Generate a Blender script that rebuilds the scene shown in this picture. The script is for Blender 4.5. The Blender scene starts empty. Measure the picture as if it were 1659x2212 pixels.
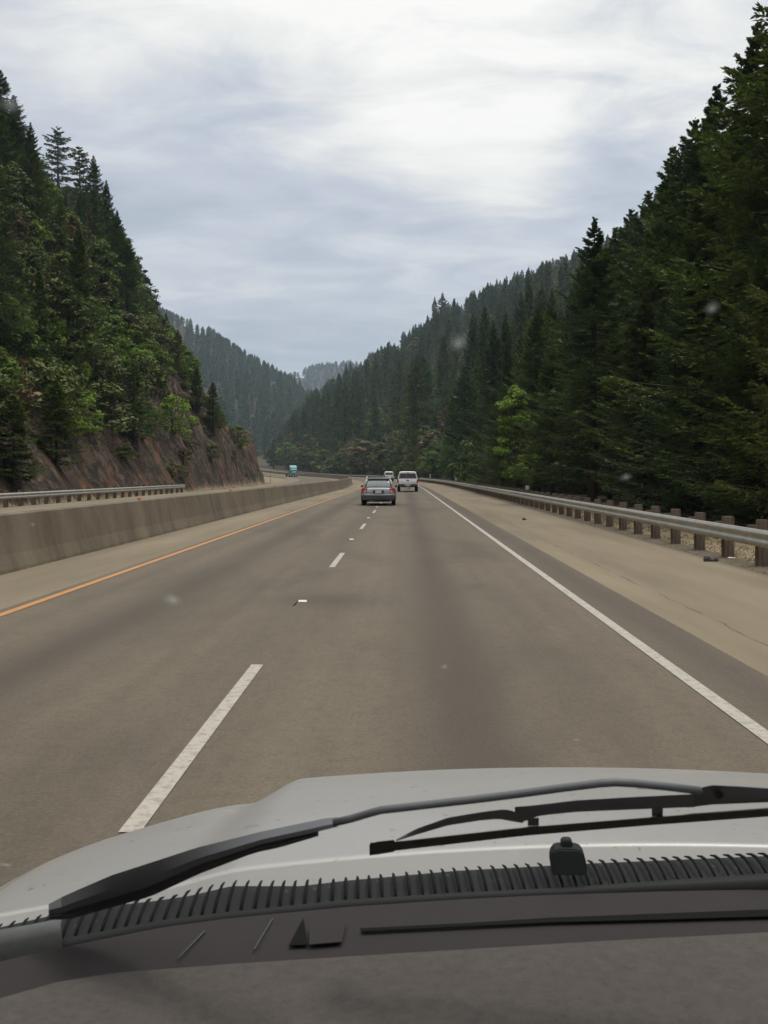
import bpy, bmesh, math, random
import numpy as np
from mathutils import Vector, Matrix, Euler

# ------------------------------------------------------------------ camera, world, sun
scene = bpy.context.scene
COL = scene.collection
R = math.radians
F, CX, CY = 2109.0, 829.5, 1106.0          # focal length and centre in pixels of a 1659 x 2212 frame
VPX, VPY, EYE = 871.0, 1018.0, 1.7
yaw = math.atan((VPX - CX) / F)
pitch = -math.atan((CY - VPY) / F)

cam = bpy.data.cameras.new("camera")
cam_o = bpy.data.objects.new("camera", cam)
COL.objects.link(cam_o)
cam_o.location = (0, 0, EYE)
cam_o.rotation_euler = (R(90) + pitch, 0, yaw)
cam.sensor_fit = 'VERTICAL'
cam.sensor_height = 36
cam.lens = 36 * F / 2212
cam.clip_start = 0.02
cam.clip_end = 12000
cam.dof.use_dof = True
cam.dof.focus_distance = 40
cam.dof.aperture_fstop = 22
scene.camera = cam_o
CAM_R = Euler((R(90) + pitch, 0, yaw)).to_matrix()

scene.view_settings.view_transform = 'Standard'
scene.view_settings.look = 'None'
scene.view_settings.gamma = 1
scene.view_settings.exposure = 0.35
scene.render.engine = 'CYCLES'
scene.cycles.use_denoising = True
scene.cycles.max_bounces = 4
scene.cycles.diffuse_bounces = 3
scene.cycles.glossy_bounces = 2
scene.cycles.transparent_max_bounces = 8
scene.cycles.volume_bounces = 0
scene.cycles.sample_clamp_indirect = 4

SUN_EL, SUN_AZ = 66.0, 45.0                # azimuth clockwise from +Y (ahead), so ahead and to the right
world = bpy.data.worlds.new("World")
scene.world = world
world.use_nodes = True


class NT:
    """small helper for node trees"""
    def __init__(s, tree):
        s.t = tree
        tree.nodes.clear()

    def n(s, kind, **kw):
        nd = s.t.nodes.new(kind)
        for k, v in kw.items():
            if k.startswith('i_'):
                key = k[2:]
                key = int(key) if key.isdigit() else key.replace('_', ' ')
                if isinstance(v, bpy.types.NodeSocket):
                    s.t.links.new(v, nd.inputs[key])
                else:
                    nd.inputs[key].default_value = v
            else:
                setattr(nd, k, v)
        return nd

    def l(s, a, b):
        s.t.links.new(a, b)

    def math(s, op, a, b=None, c=None, clamp=False):
        nd = s.t.nodes.new('ShaderNodeMath')
        nd.operation = op
        nd.use_clamp = clamp
        for i, v in enumerate((a, b, c)):
            if v is None:
                continue
            if isinstance(v, bpy.types.NodeSocket):
                s.t.links.new(v, nd.inputs[i])
            else:
                nd.inputs[i].default_value = v
        return nd.outputs[0]

    def mix(s, f, a, b, mode='MIX'):
        nd = s.t.nodes.new('ShaderNodeMix')
        nd.data_type = 'RGBA'
        nd.blend_type = mode
        for sock, v in ((nd.inputs[0], f), (nd.inputs[6], a), (nd.inputs[7], b)):
            if isinstance(v, bpy.types.NodeSocket):
                s.t.links.new(v, sock)
            elif isinstance(v, (tuple, list)):
                sock.default_value = (*v[:3], 1)
            else:
                sock.default_value = v
        return nd.outputs[2]

    def ramp(s, f, stops):
        nd = s.t.nodes.new('ShaderNodeValToRGB')
        e = nd.color_ramp.elements
        while len(e) > 1:
            e.remove(e[-1])
        for i, (p, c) in enumerate(stops):
            el = e[0] if i == 0 else e.new(p)
            el.position = p
            el.color = (*c, 1) if isinstance(c, tuple) else (c, c, c, 1)
        s.t.links.new(f, nd.inputs[0])
        return nd.outputs[0]

    def noise(s, vec, scale, detail=4, rough=.55, dist=0.0):
        nd = s.t.nodes.new('ShaderNodeTexNoise')
        nd.inputs['Scale'].default_value = scale
        nd.inputs['Detail'].default_value = detail
        nd.inputs['Roughness'].default_value = rough
        nd.inputs['Distortion'].default_value = dist
        if vec is not None:
            s.t.links.new(vec, nd.inputs['Vector'])
        return nd.outputs[0]

    def mapping(s, vec, scale=(1, 1, 1), loc=(0, 0, 0), rot=(0, 0, 0)):
        nd = s.t.nodes.new('ShaderNodeMapping')
        nd.inputs['Scale'].default_value = scale
        nd.inputs['Location'].default_value = loc
        nd.inputs['Rotation'].default_value = rot
        s.t.links.new(vec, nd.inputs['Vector'])
        return nd.outputs[0]


def cam_dir(px, py):
    v = CAM_R @ Vector(((px - CX) / F, (CY - py) / F, -1))
    return v.normalized()


def build_world():
    w = NT(world.node_tree)
    out = w.n('ShaderNodeOutputWorld')
    sky = w.n('ShaderNodeTexSky')
    sky.sky_type = 'NISHITA'
    sky.sun_disc = False
    sky.sun_elevation = R(SUN_EL)
    sky.sun_rotation = R(SUN_AZ)
    sky.air_density = 1.0
    sky.dust_density = 2.5
    bg_sky = w.n('ShaderNodeBackground', i_Strength=0.07)
    w.l(sky.outputs[0], bg_sky.inputs[0])
    tc = w.n('ShaderNodeTexCoord')
    d = tc.outputs['Generated']
    sep = w.n('ShaderNodeSeparateXYZ')
    w.l(d, sep.inputs[0])
    zz = w.math('MAXIMUM', sep.outputs[2], 0.0)
    inv = w.math('DIVIDE', 1.0, w.math('ADD', zz, 0.16))
    comb = w.n('ShaderNodeCombineXYZ')
    w.l(w.math('MULTIPLY', sep.outputs[0], inv), comb.inputs[0])
    w.l(w.math('MULTIPLY', sep.outputs[1], inv), comb.inputs[1])
    p = comb.outputs[0]                     # the cloud layer as a flat sheet overhead
    n1 = w.noise(w.mapping(p, (1.0, 1.25, 1), (3.1, 0.35, 0)), 1.15, 6, .5, .35)
    n2 = w.noise(w.mapping(p, (1.0, 1.7, 1), (7.7, 2.2, 0)), 2.9, 7, .6, .5)
    n3 = w.noise(w.mapping(d, (2.2, 2.2, 9.5), (1.3, 0.4, 2.15)), 2.2, 5, .55, .35)   # long level streaks

    def lobe(px, py, wid, amp):
        v = cam_dir(px, py)
        dot = w.n('ShaderNodeVectorMath', operation='DOT_PRODUCT')
        w.l(d, dot.inputs[0])
        dot.inputs[1].default_value = v
        k = w.math('DIVIDE', w.math('SUBTRACT', dot.outputs['Value'], 1.0), 1 - math.cos(R(wid)))
        return w.math('MULTIPLY', w.math('POWER', 2.718, k), amp)
    gl = w.math('ADD', lobe(1150, -230, 12, .50), lobe(520, -230, 10, .40))
    for lb in ((1000, 60, 5, .08), (1450, 40, 5, .14), (780, 40, 4.5, .10), (1150, 225, 3.4, .13), (920, 275, 3.0, .11), (1620, 180, 4, .18), (250, 60, 4, .10)):
        gl = w.math('ADD', gl, lobe(*lb))
    gl = w.math('MULTIPLY', gl, w.math('MULTIPLY_ADD', n2, 1.5, .3))
    gl = w.math('ADD', gl, lobe(1250, 285, 4.0, .16))
    gl = w.math('ADD', gl, lobe(1080, 405, 2.4, .20))
    gl = w.math('ADD', gl, lobe(500, 520, 3.0, .10))
    gl = w.math('ADD', gl, lobe(340, 590, 2.6, .12))
    gl = w.math('ADD', gl, lobe(650, 570, 4.0, .07))
    gl = w.math('SUBTRACT', gl, lobe(1330, 200, 4.0, .20))
    gl = w.math('SUBTRACT', gl, lobe(420, 330, 8, .07))
    gl = w.math('SUBTRACT', gl, lobe(700, 720, 9, .08))
    b = w.math('MULTIPLY_ADD', w.math('SUBTRACT', n1, .5), .70, .43)
    b = w.math('MULTIPLY_ADD', w.math('SUBTRACT', n2, .5), .65, b)
    b = w.math('MULTIPLY_ADD', w.math('SUBTRACT', n3, .5), .38, b)
    b = w.math('ADD', b, gl)
    # overhead and beyond the frame the layer is thin and bright
    up = w.math('MULTIPLY', w.math('SMOOTH_MIN', w.math('MULTIPLY', w.math('SUBTRACT', zz, .52), 1.6, clamp=False), .75, .1), 1.0)
    b = w.math('ADD', b, w.math('MAXIMUM', up, 0.0))
    col = w.ramp(b, [(0.0, (.31, .365, .43)), (.30, (.395, .435, .50)), (.48, (.49, .52, .585)), (.64, (.63, .635, .66)),
                     (.80, (.77, .76, .74)), (1.0, (.88, .86, .83))])
    # an overcast sky is brightest overhead
    zen = w.n('ShaderNodeMapRange', interpolation_type='SMOOTHSTEP')
    w.l(zz, zen.inputs['Value'])
    zen.inputs['From Min'].default_value = .46
    zen.inputs['From Max'].default_value = .92
    zen.inputs['To Min'].default_value = 1.0
    zen.inputs['To Max'].default_value = 2.1
    bg_cl = w.n('ShaderNodeBackground')
    w.l(zen.outputs[0], bg_cl.inputs['Strength'])
    w.l(col, bg_cl.inputs[0])
    ms = w.n('ShaderNodeMixShader', i_0=0.93)
    w.l(bg_sky.outputs[0], ms.inputs[1])
    w.l(bg_cl.outputs[0], ms.inputs[2])
    w.l(ms.outputs[0], out.inputs[0])


build_world()
sun = bpy.data.lights.new("sun", 'SUN')
sun.energy = 1.2
sun.angle = R(16)
sun.color = (1.0, .95, .88)
sun_o = bpy.data.objects.new("sun", sun)
COL.objects.link(sun_o)
sd = Vector((math.sin(R(SUN_AZ)) * math.cos(R(SUN_EL)), math.cos(R(SUN_AZ)) * math.cos(R(SUN_EL)), math.sin(R(SUN_EL))))
sun_o.rotation_euler = (-sd).to_track_quat('-Z', 'Y').to_euler()

rng = np.random.default_rng(7)
random.seed(7)


# ------------------------------------------------------------------ helpers
def tag(o, label=None, cat=None, group=None, kind=None):
    for k, v in (('label', label), ('category', cat), ('group', group), ('kind', kind)):
        if v:
            o[k] = v
    return o


def mesh_np(name, v, faces, mats, mi=None, smooth=False):
    """v (N,3); faces: an (M,k) array of equal polygons or list of arrays"""
    me = bpy.data.meshes.new(name)
    v = np.asarray(v, dtype=np.float32)
    fl = faces if isinstance(faces, list) else [faces]
    fl = [np.asarray(f, dtype=np.int32) for f in fl if len(f)]
    tot = sum(f.size for f in fl)
    me.vertices.add(len(v))
    me.vertices.foreach_set('co', v.ravel())
    me.loops.add(tot)
    me.loops.foreach_set('vertex_index', np.concatenate([f.ravel() for f in fl]))
    counts = np.concatenate([np.full(len(f), f.shape[1], dtype=np.int32) for f in fl])
    me.polygons.add(len(counts))
    starts = np.concatenate([[0], np.cumsum(counts)[:-1]]).astype(np.int32)
    me.polygons.foreach_set('loop_start', starts)
    me.polygons.foreach_set('loop_total', counts)
    if mi is not None:
        me.polygons.foreach_set('material_index', np.asarray(mi, dtype=np.int32))
    me.polygons.foreach_set('use_smooth', np.full(len(counts), smooth))
    me.update(calc_edges=True)
    me.validate()
    for m in (mats if isinstance(mats, (list, tuple)) else [mats]):
        me.materials.append(m)
    return me


def obj(name, me, parent=None, loc=None, rot=None, scale=None):
    o = bpy.data.objects.new(name, me)
    COL.objects.link(o)
    if parent:
        o.parent = parent
    if loc is not None:
        o.location = loc
    if rot is not None:
        o.rotation_euler = rot
    if scale is not None:
        o.scale = scale if hasattr(scale, '__len__') else (scale,) * 3
    return o


def empty(name, loc=(0, 0, 0), rz=0.0, scale=1.0):
    o = bpy.data.objects.new(name, None)
    COL.objects.link(o)
    o.location = loc
    o.rotation_euler = (0, 0, rz)
    o.scale = (scale,) * 3
    o.empty_display_size = .3
    return o


class MB:
    """collects shapes for one mesh"""
    def __init__(s):
        s.bm = bmesh.new()

    def box(s, c, d, bevel=0.0, rot=None, taper=None):
        r = bmesh.ops.create_cube(s.bm, size=1)
        vs = r['verts']
        for v in vs:
            v.co.x *= d[0]
            v.co.y *= d[1]
            v.co.z *= d[2]
            if taper and v.co.z > 0:
                v.co.x *= taper[0]
                v.co.y *= taper[1]
        if bevel:
            es = list({e for v in vs for e in v.link_edges})
            r2 = bmesh.ops.bevel(s.bm, geom=es, offset=bevel, segments=2, affect='EDGES')
            vs = list({v for f in r2['faces'] for v in f.verts} | {v for v in vs if v.is_valid})
        m = Matrix.Translation(Vector(c)) @ (Euler(rot).to_matrix().to_4x4() if rot else Matrix())
        bmesh.ops.transform(s.bm, matrix=m, verts=vs)
        return s

    def cyl(s, a, b, r, r2=None, seg=16, caps=True):
        a, b = Vector(a), Vector(b)
        h = (b - a).length
        g = bmesh.ops.create_cone(s.bm, cap_ends=caps, segments=seg, radius1=r, radius2=r if r2 is None else r2, depth=h)
        m = Matrix.Translation((a + b) / 2) @ (b - a).to_track_quat('Z', 'Y').to_matrix().to_4x4()
        bmesh.ops.transform(s.bm, matrix=m, verts=g['verts'])
        return s

    def tube(s, pts, rad, seg=10, flat=1.0):
        pts = [Vector(p) for p in pts]
        rads = rad if hasattr(rad, '__len__') else [rad] * len(pts)
        rings = []
        for i, p in enumerate(pts):
            t = (pts[min(i + 1, len(pts) - 1)] - pts[max(i - 1, 0)]).normalized()
            sd_ = t.cross(Vector((0, 0, 1))).normalized()
            up = sd_.cross(t).normalized()
            rings.append([s.bm.verts.new(p + (sd_ * math.cos(k * 2 * math.pi / seg) + up * flat * math.sin(k * 2 * math.pi / seg)) * rads[i])
                          for k in range(seg)])
        for a, b in zip(rings, rings[1:]):
            for k in range(seg):
                s.bm.faces.new((a[k], a[(k + 1) % seg], b[(k + 1) % seg], b[k]))
        s.bm.faces.new(rings[0][::-1])
        s.bm.faces.new(rings[-1])
        return s

    def loft(s, rings, closed=True, caps=True):
        vr = [[s.bm.verts.new(Vector(p)) for p in r] for r in rings]
        n = len(vr[0])
        for a, b in zip(vr, vr[1:]):
            for k in range(n if closed else n - 1):
                s.bm.faces.new((a[k], a[(k + 1) % n], b[(k + 1) % n], b[k]))
        if caps and closed:
            s.bm.faces.new(vr[0][::-1])
            s.bm.faces.new(vr[-1])
        return s

    def poly(s, pts, thick_vec=None):
        a = [s.bm.verts.new(Vector(p)) for p in pts]
        f = s.bm.faces.new(a)
        if thick_vec is not None:
            b = [s.bm.verts.new(Vector(p) + Vector(thick_vec)) for p in pts]
            s.bm.faces.new(b[::-1])
            n = len(a)
            for k in range(n):
                s.bm.faces.new((a[k], a[(k + 1) % n], b[(k + 1) % n], b[k]))
        return s

    def build(s, name, mat, parent=None, smooth=False, angle=None):
        bmesh.ops.recalc_face_normals(s.bm, faces=s.bm.faces)
        me = bpy.data.meshes.new(name)
        s.bm.to_mesh(me)
        s.bm.free()
        for m in (mat if isinstance(mat, (list, tuple)) else [mat]):
            me.materials.append(m)
        if smooth:
            me.polygons.foreach_set('use_smooth', [True] * len(me.polygons))
            if angle:
                try:
                    me.set_sharp_from_angle(angle=R(angle))
                except Exception:
                    pass
        return obj(name, me, parent)


# value noise for the terrain
_P = np.random.default_rng(11).random((256, 256)).astype(np.float64)


def vnoise(x, y):
    xi, yi = np.floor(x).astype(int), np.floor(y).astype(int)
    fx, fy = x - xi, y - yi
    fx, fy = fx * fx * (3 - 2 * fx), fy * fy * (3 - 2 * fy)
    a, b = _P[xi & 255, yi & 255], _P[(xi + 1) & 255, yi & 255]
    c, d = _P[xi & 255, (yi + 1) & 255], _P[(xi + 1) & 255, (yi + 1) & 255]
    return (a * (1 - fx) + b * fx) * (1 - fy) + (c * (1 - fx) + d * fx) * fy - .5


def fbm(x, y, o=5):
    t, a = 0, 1.0
    for k in range(o):
        t = t + a * vnoise(x * 2 ** k + 17.3 * k, y * 2 ** k + 5.1 * k)
        a *= .5
    return t


def ridge(x, y, o=4):
    t, a = 0, 1.0
    for k in range(o):
        t = t + a * (.5 - np.abs(vnoise(x * 2 ** k + 3.3 * k, y * 2 ** k + 9.1 * k)) * 2)
        a *= .55
    return t


def sstep(a, b, x):
    t = np.clip((x - a) / (b - a), 0, 1)
    return t * t * (3 - 2 * t)


# ------------------------------------------------------------------ materials
MAT = {}


def material(name, fn, disp=None):
    m = bpy.data.materials.new(name)
    m.use_nodes = True
    t = NT(m.node_tree)
    out = t.n('ShaderNodeOutputMaterial')
    sh = fn(t)
    t.l(sh, out.inputs[0])
    MAT[name] = m
    return m


def pr(t, col, rough=.6, metal=0.0, spec=.5, normal=None, coat=0.0):
    b = t.n('ShaderNodeBsdfPrincipled')
    for k, v in (('Base Color', col), ('Roughness', rough), ('Metallic', metal), ('Specular IOR Level', spec), ('Coat Weight', coat)):
        if isinstance(v, bpy.types.NodeSocket):
            t.l(v, b.inputs[k])
        elif isinstance(v, (tuple, list)):
            b.inputs[k].default_value = (*v[:3], 1)
        else:
            b.inputs[k].default_value = v
    if normal is not None:
        t.l(normal, b.inputs['Normal'])
    return b.outputs[0]


def bump(t, h, strength=.3, dist=.02):
    b = t.n('ShaderNodeBump', i_Strength=strength, i_Distance=dist)
    t.l(h, b.inputs['Height'])
    return b.outputs[0]


def objc(t):
    return t.n('ShaderNodeTexCoord').outputs['Object']


def uvc(t):
    return t.n('ShaderNodeTexCoord').outputs['UV']


def plain(name, col, rough=.5, metal=0.0, spec=.5, var=.12, scale=8.0, coat=0.0):
    def f(t):
        n = t.noise(objc(t), scale, 4)
        c = t.mix(n, tuple(x * (1 - var) for x in col), tuple(x * (1 + var) for x in col))
        return pr(t, c, rough, metal, spec, coat=coat)
    return material(name, f)


def foliage(name, cols, rough=.65, trans=.0, nscale=.9):
    """leaf colour varies from plant to plant and in patches through a crown"""
    def f(t):
        oi = t.n('ShaderNodeObjectInfo')
        c = t.ramp(oi.outputs['Random'], [(i / max(1, len(cols) - 1), c) for i, c in enumerate(cols)])
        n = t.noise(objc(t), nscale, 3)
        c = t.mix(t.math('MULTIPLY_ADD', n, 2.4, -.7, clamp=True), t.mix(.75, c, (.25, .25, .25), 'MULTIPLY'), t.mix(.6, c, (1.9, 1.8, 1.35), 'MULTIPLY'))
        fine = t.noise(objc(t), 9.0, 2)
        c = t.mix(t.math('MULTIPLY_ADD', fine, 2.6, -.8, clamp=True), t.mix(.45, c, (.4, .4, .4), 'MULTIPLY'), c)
        s = pr(t, c, rough, 0, .1)
        if trans:
            tr = t.n('ShaderNodeBsdfTranslucent')
            t.l(t.mix(1.0, c, (1.3, 1.5, .7), 'MULTIPLY'), tr.inputs[0])
            ms = t.n('ShaderNodeMixShader', i_0=trans)
            t.l(s, ms.inputs[1])
            t.l(tr.outputs[0], ms.inputs[2])
            s = ms.outputs[0]
        return s
    return material(name, f)


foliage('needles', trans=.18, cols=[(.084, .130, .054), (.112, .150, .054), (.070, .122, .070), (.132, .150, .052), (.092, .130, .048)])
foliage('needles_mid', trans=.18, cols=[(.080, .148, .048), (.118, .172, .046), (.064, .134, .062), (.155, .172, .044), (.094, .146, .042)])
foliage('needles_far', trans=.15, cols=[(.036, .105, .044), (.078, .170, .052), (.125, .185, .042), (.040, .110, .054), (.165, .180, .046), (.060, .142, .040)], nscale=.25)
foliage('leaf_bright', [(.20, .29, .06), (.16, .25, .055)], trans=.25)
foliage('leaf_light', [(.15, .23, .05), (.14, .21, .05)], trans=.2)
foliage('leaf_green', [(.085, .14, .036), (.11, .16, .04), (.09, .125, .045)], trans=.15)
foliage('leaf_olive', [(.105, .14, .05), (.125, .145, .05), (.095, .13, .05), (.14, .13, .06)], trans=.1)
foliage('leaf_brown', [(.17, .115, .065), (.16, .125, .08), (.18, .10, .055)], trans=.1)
foliage('needles_dead', [(.20, .15, .115), (.17, .135, .11)])
plain('bark', (.06, .048, .038), .9, 0, .2, .4, 6)


def f_ground(t):
    z = t.n('ShaderNodeAttribute', attribute_name='zone').outputs['Fac']
    o = objc(t)
    n1, n2, n3 = t.noise(o, .35, 6), t.noise(o, 2.6, 5, .6), t.noise(o, 18, 4, .6)
    forest = t.ramp(n2, [(.3, (.022, .020, .013)), (.55, (.045, .042, .022)), (.75, (.075, .058, .034))])
    grass = t.ramp(n3, [(.3, (.19, .15, .088)), (.5, (.235, .185, .11)), (.7, (.275, .22, .135))])
    grass = t.mix(t.math('MULTIPLY_ADD', n2, 3, -1.2, clamp=True), grass, (.16, .13, .085))
    m1 = t.math('MULTIPLY', z, 1.0, clamp=True)
    c = t.mix(m1, forest, grass)
    # rock where zone runs from 1 to 2: dark basalt, brown soil, rust and straw streaks running down the slope
    wv_ = t.n('ShaderNodeTexNoise')
    t.l(o, wv_.inputs['Vector'])
    wv_.inputs['Scale'].default_value = .3
    wv_.inputs['Detail'].default_value = 4
    va = t.n('ShaderNodeVectorMath', operation='MULTIPLY_ADD')
    t.l(wv_.outputs['Color'], va.inputs[0])
    va.inputs[1].default_value = (7, 7, 7)
    t.l(o, va.inputs[2])
    st = t.mapping(va.outputs[0], (1, 1, .7))
    r1 = t.noise(st, .55, 7, .62, .6)
    r2 = t.noise(st, 1.7, 6, .65, .4)
    r3 = t.noise(t.mapping(o, (.5, .5, .2), (9, 2, 0)), .5, 5, .6, .8)
    rock = t.ramp(r1, [(.30, (.024, .021, .020)), (.43, (.062, .049, .040)), (.50, (.115, .082, .062)), (.60, (.165, .118, .085)), (.70, (.28, .205, .135))])
    rock = t.mix(t.math('MULTIPLY_ADD', r2, 4.2, -1.9, clamp=True), rock, (.040, .031, .026))
    rock = t.mix(t.math('MULTIPLY', t.ramp(r3, [(.56, 0.0), (.66, 1.0)]), .7), rock, (.32, .13, .065))
    rock = t.mix(t.math('MULTIPLY', t.ramp(t.noise(st, .9, 5, .6, .5), [(.60, 0.0), (.70, 1.0)]), .7), rock, (.26, .20, .115))
    rock = t.mix(t.math('MULTIPLY', t.ramp(t.noise(o, .45, 5, .6), [(.55, 0.0), (.68, 1.0)]), .6), rock, (.06, .07, .03))
    c = t.mix(t.math('SUBTRACT', z, 1.0, clamp=True), c, rock)
    vo = t.n('ShaderNodeTexVoronoi', feature='F1')
    t.l(t.mapping(o, (1, 1, .7), rot=(.5, .3, 0)), vo.inputs['Vector'])
    vo.inputs['Scale'].default_value = .9
    h = t.math('ADD', t.math('MULTIPLY', r2, 1.0), t.math('MULTIPLY', n3, .3))
    h = t.math('ADD', h, t.math('MULTIPLY', t.math('MULTIPLY', vo.outputs['Distance'], .8), t.math('SUBTRACT', z, 1.0, clamp=True)))
    h = t.math('MULTIPLY', h, t.math('ADD', .04, t.math('SUBTRACT', z, 1.0, clamp=True)))
    return pr(t, c, .95, 0, .15, bump(t, h, 1.0, .7))


material('ground', f_ground)


def f_road(t):
    uv = uvc(t)
    sep = t.n('ShaderNodeSeparateXYZ')
    t.l(uv, sep.inputs[0])
    u = sep.outputs[0]
    streak = t.noise(t.mapping(uv, (1.6, .022, 1)), 1.0, 4, .6)
    patch = t.noise(t.mapping(uv, (.30, .07, 1), (2, 5, 0)), 1.0, 4, .55)
    grain = t.noise(uv, 38, 4, .8)
    grain2 = t.noise(uv, 9, 4, .7)
    uj = t.math('ADD', u, t.math('MULTIPLY', t.math('SUBTRACT', patch, .5), .5))

    def band(c, w):
        k = t.math('DIVIDE', t.math('SUBTRACT', uj, c), w)
        return t.math('POWER', 2.718, t.math('MULTIPLY', t.math('MULTIPLY', k, k), -1.0))
    dark = t.math('ADD', t.math('ADD', band(.50, .38), t.math('MULTIPLY', band(-3.2, .42), .95)), t.math('MULTIPLY', band(-1.5, .30), .45))
    dark = t.math('ADD', dark, t.math('MULTIPLY', band(2.75, .35), .8))
    dark = t.math('MULTIPLY', dark, t.math('MULTIPLY_ADD', patch, .9, .55))
    base = t.ramp(streak, [(.3, (.103, .084, .061)), (.7, (.136, .112, .082))])
    c = t.mix(t.math('MULTIPLY', dark, .70, clamp=True), base, (.062, .050, .041))
    blot = t.noise(t.mapping(uv, (.55, .16, 1), (11, 3, 0)), 1.0, 5, .6, .4)
    c = t.mix(t.math('MULTIPLY', t.ramp(blot, [(.48, 0.0), (.68, 1.0)]), .50), c, (.058, .050, .036))
    v_ = sep.outputs[1]
    du = t.math('DIVIDE', t.math('ADD', uj, 1.0), .75)
    dv = t.math('DIVIDE', t.math('SUBTRACT', t.math('ADD', v_, t.math('MULTIPLY', patch, 1.6)), 13.7), .75)
    st_ = t.math('POWER', 2.718, t.math('MULTIPLY', t.math('ADD', t.math('MULTIPLY', du, du), t.math('MULTIPLY', dv, dv)), -1.0))
    c = t.mix(t.math('MULTIPLY', st_, .6), c, (.052, .045, .036))
    mid = t.noise(t.mapping(uv, (3.0, 1.2, 1), (4, 9, 0)), 1.0, 5, .7)
    c = t.mix(t.math('MULTIPLY', t.ramp(mid, [(.45, 0.0), (.7, 1.0)]), .22), c, (.06, .052, .040))
    c = t.mix(t.math('MULTIPLY_ADD', grain, 1.8, -.4, clamp=True), t.mix(1.0, c, (.62, .62, .62), 'MULTIPLY'), t.mix(1.0, c, (1.34, 1.34, 1.34), 'MULTIPLY'))
    c = t.mix(t.math('MULTIPLY', t.ramp(grain2, [(.48, 0.0), (.68, 1.0)]), .30), c, (.055, .047, .038))
    return pr(t, c, .88, 0, .25, bump(t, grain, .35, .01))


material('asphalt', f_road)


def f_shoulder(t):
    uv = uvc(t)
    sep = t.n('ShaderNodeSeparateXYZ')
    t.l(uv, sep.inputs[0])
    u, v = sep.outputs[0], sep.outputs[1]
    n = t.noise(t.mapping(uv, (.7, .09, 1)), 1.0, 5, .6)
    g = t.noise(uv, 34, 4, .7)
    c = t.ramp(n, [(.3, (.140, .114, .078)), (.5, (.178, .146, .100)), (.7, (.212, .175, .121))])
    c = t.mix(t.math('MULTIPLY_ADD', g, .8, .1, clamp=True), t.mix(1.0, c, (.8, .8, .8), 'MULTIPLY'), t.mix(1.0, c, (1.15, 1.15, 1.15), 'MULTIPLY'))
    # the crack that wanders along the joint of the two pours
    wv = t.noise(t.mapping(uv, (.01, .55, 1)), 1.0, 5, .65)
    cu = t.math('ADD', 3.62, t.math('MULTIPLY', t.math('SUBTRACT', wv, .5), .28))
    dist = t.math('ABSOLUTE', t.math('SUBTRACT', u, cu))
    gap = t.noise(t.mapping(uv, (.01, .8, 1), (5, 0, 0)), 1.0, 3)
    cr = t.math('MULTIPLY', t.math('LESS_THAN', dist, .013), t.math('MULTIPLY_ADD', gap, 4, -1.5, clamp=True))
    c = t.mix(cr, c, (.06, .05, .04))
    # dust brown towards the rail
    c = t.mix(t.math('MULTIPLY', t.math('SUBTRACT', t.math('ADD', u, t.math('MULTIPLY', n, .3)), 6.05, clamp=True), 2.0, clamp=True), c, (.095, .074, .054))
    return pr(t, c, .92, 0, .2, bump(t, g, .4, .01))


material('shoulder', f_shoulder)


def paint(name, col, wear):
    def f(t):
        uv = objc(t)
        n = t.noise(uv, 14, 6, .8)
        n2 = t.noise(uv, 1.7, 3)
        c = t.mix(t.math('MULTIPLY', t.ramp(n, [(.48, 0.0), (.62, 1.0)]), wear), col, (.15, .13, .10))
        c = t.mix(t.math('MULTIPLY', n2, .25), c, tuple(x * .7 for x in col))
        return pr(t, c, .7, 0, .3)
    return material(name, f)


paint('paint_white', (.36, .335, .285), .7)
paint('paint_orange', (.42, .19, .06), .5)


def f_concrete(t):
    o = objc(t)
    st = t.noise(t.mapping(o, (.9, .9, .22)), 1.1, 6, .65)
    bl = t.noise(o, .5, 5)
    g = t.noise(o, 14, 4, .7)
    c = t.ramp(st, [(.30, (.100, .083, .062)), (.5, (.160, .135, .100)), (.7, (.205, .175, .132))])
    c = t.mix(t.math('MULTIPLY_ADD', bl, 1.4, -.45, clamp=True), t.mix(1.0, c, (.75, .72, .7), 'MULTIPLY'), c)
    c = t.mix(t.math('MULTIPLY_ADD', g, .7, 0, clamp=True), c, t.mix(1.0, c, (1.3, 1.28, 1.25), 'MULTIPLY'))
    return pr(t, c, .9, 0, .2, bump(t, g, .5, .02))


material('concrete', f_concrete)


def f_galv(t):
    o = objc(t)
    n = t.noise(o, 3, 5)
    n2 = t.noise(o, 30, 3)
    c = t.ramp(n, [(.3, (.33, .32, .28)), (.7, (.45, .44, .39))])
    c = t.mix(t.math('MULTIPLY', t.ramp(n2, [(.6, 0.0), (.8, 1.0)]), .4), c, (.16, .12, .09))
    return pr(t, c, .45, .55, .5)


material('galvanised', f_galv)


def f_wood(t):
    o = objc(t)
    n = t.noise(t.mapping(o, (6, 6, .8)), 2.5, 5, .6)
    k = t.noise(o, .7, 2)
    c = t.ramp(n, [(.3, (.065, .050, .040)), (.7, (.150, .118, .092))])
    c = t.mix(k, c, t.mix(1.0, c, (1.5, 1.45, 1.4), 'MULTIPLY'))
    return pr(t, c, .9, 0, .15, bump(t, n, .5, .01))


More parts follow.
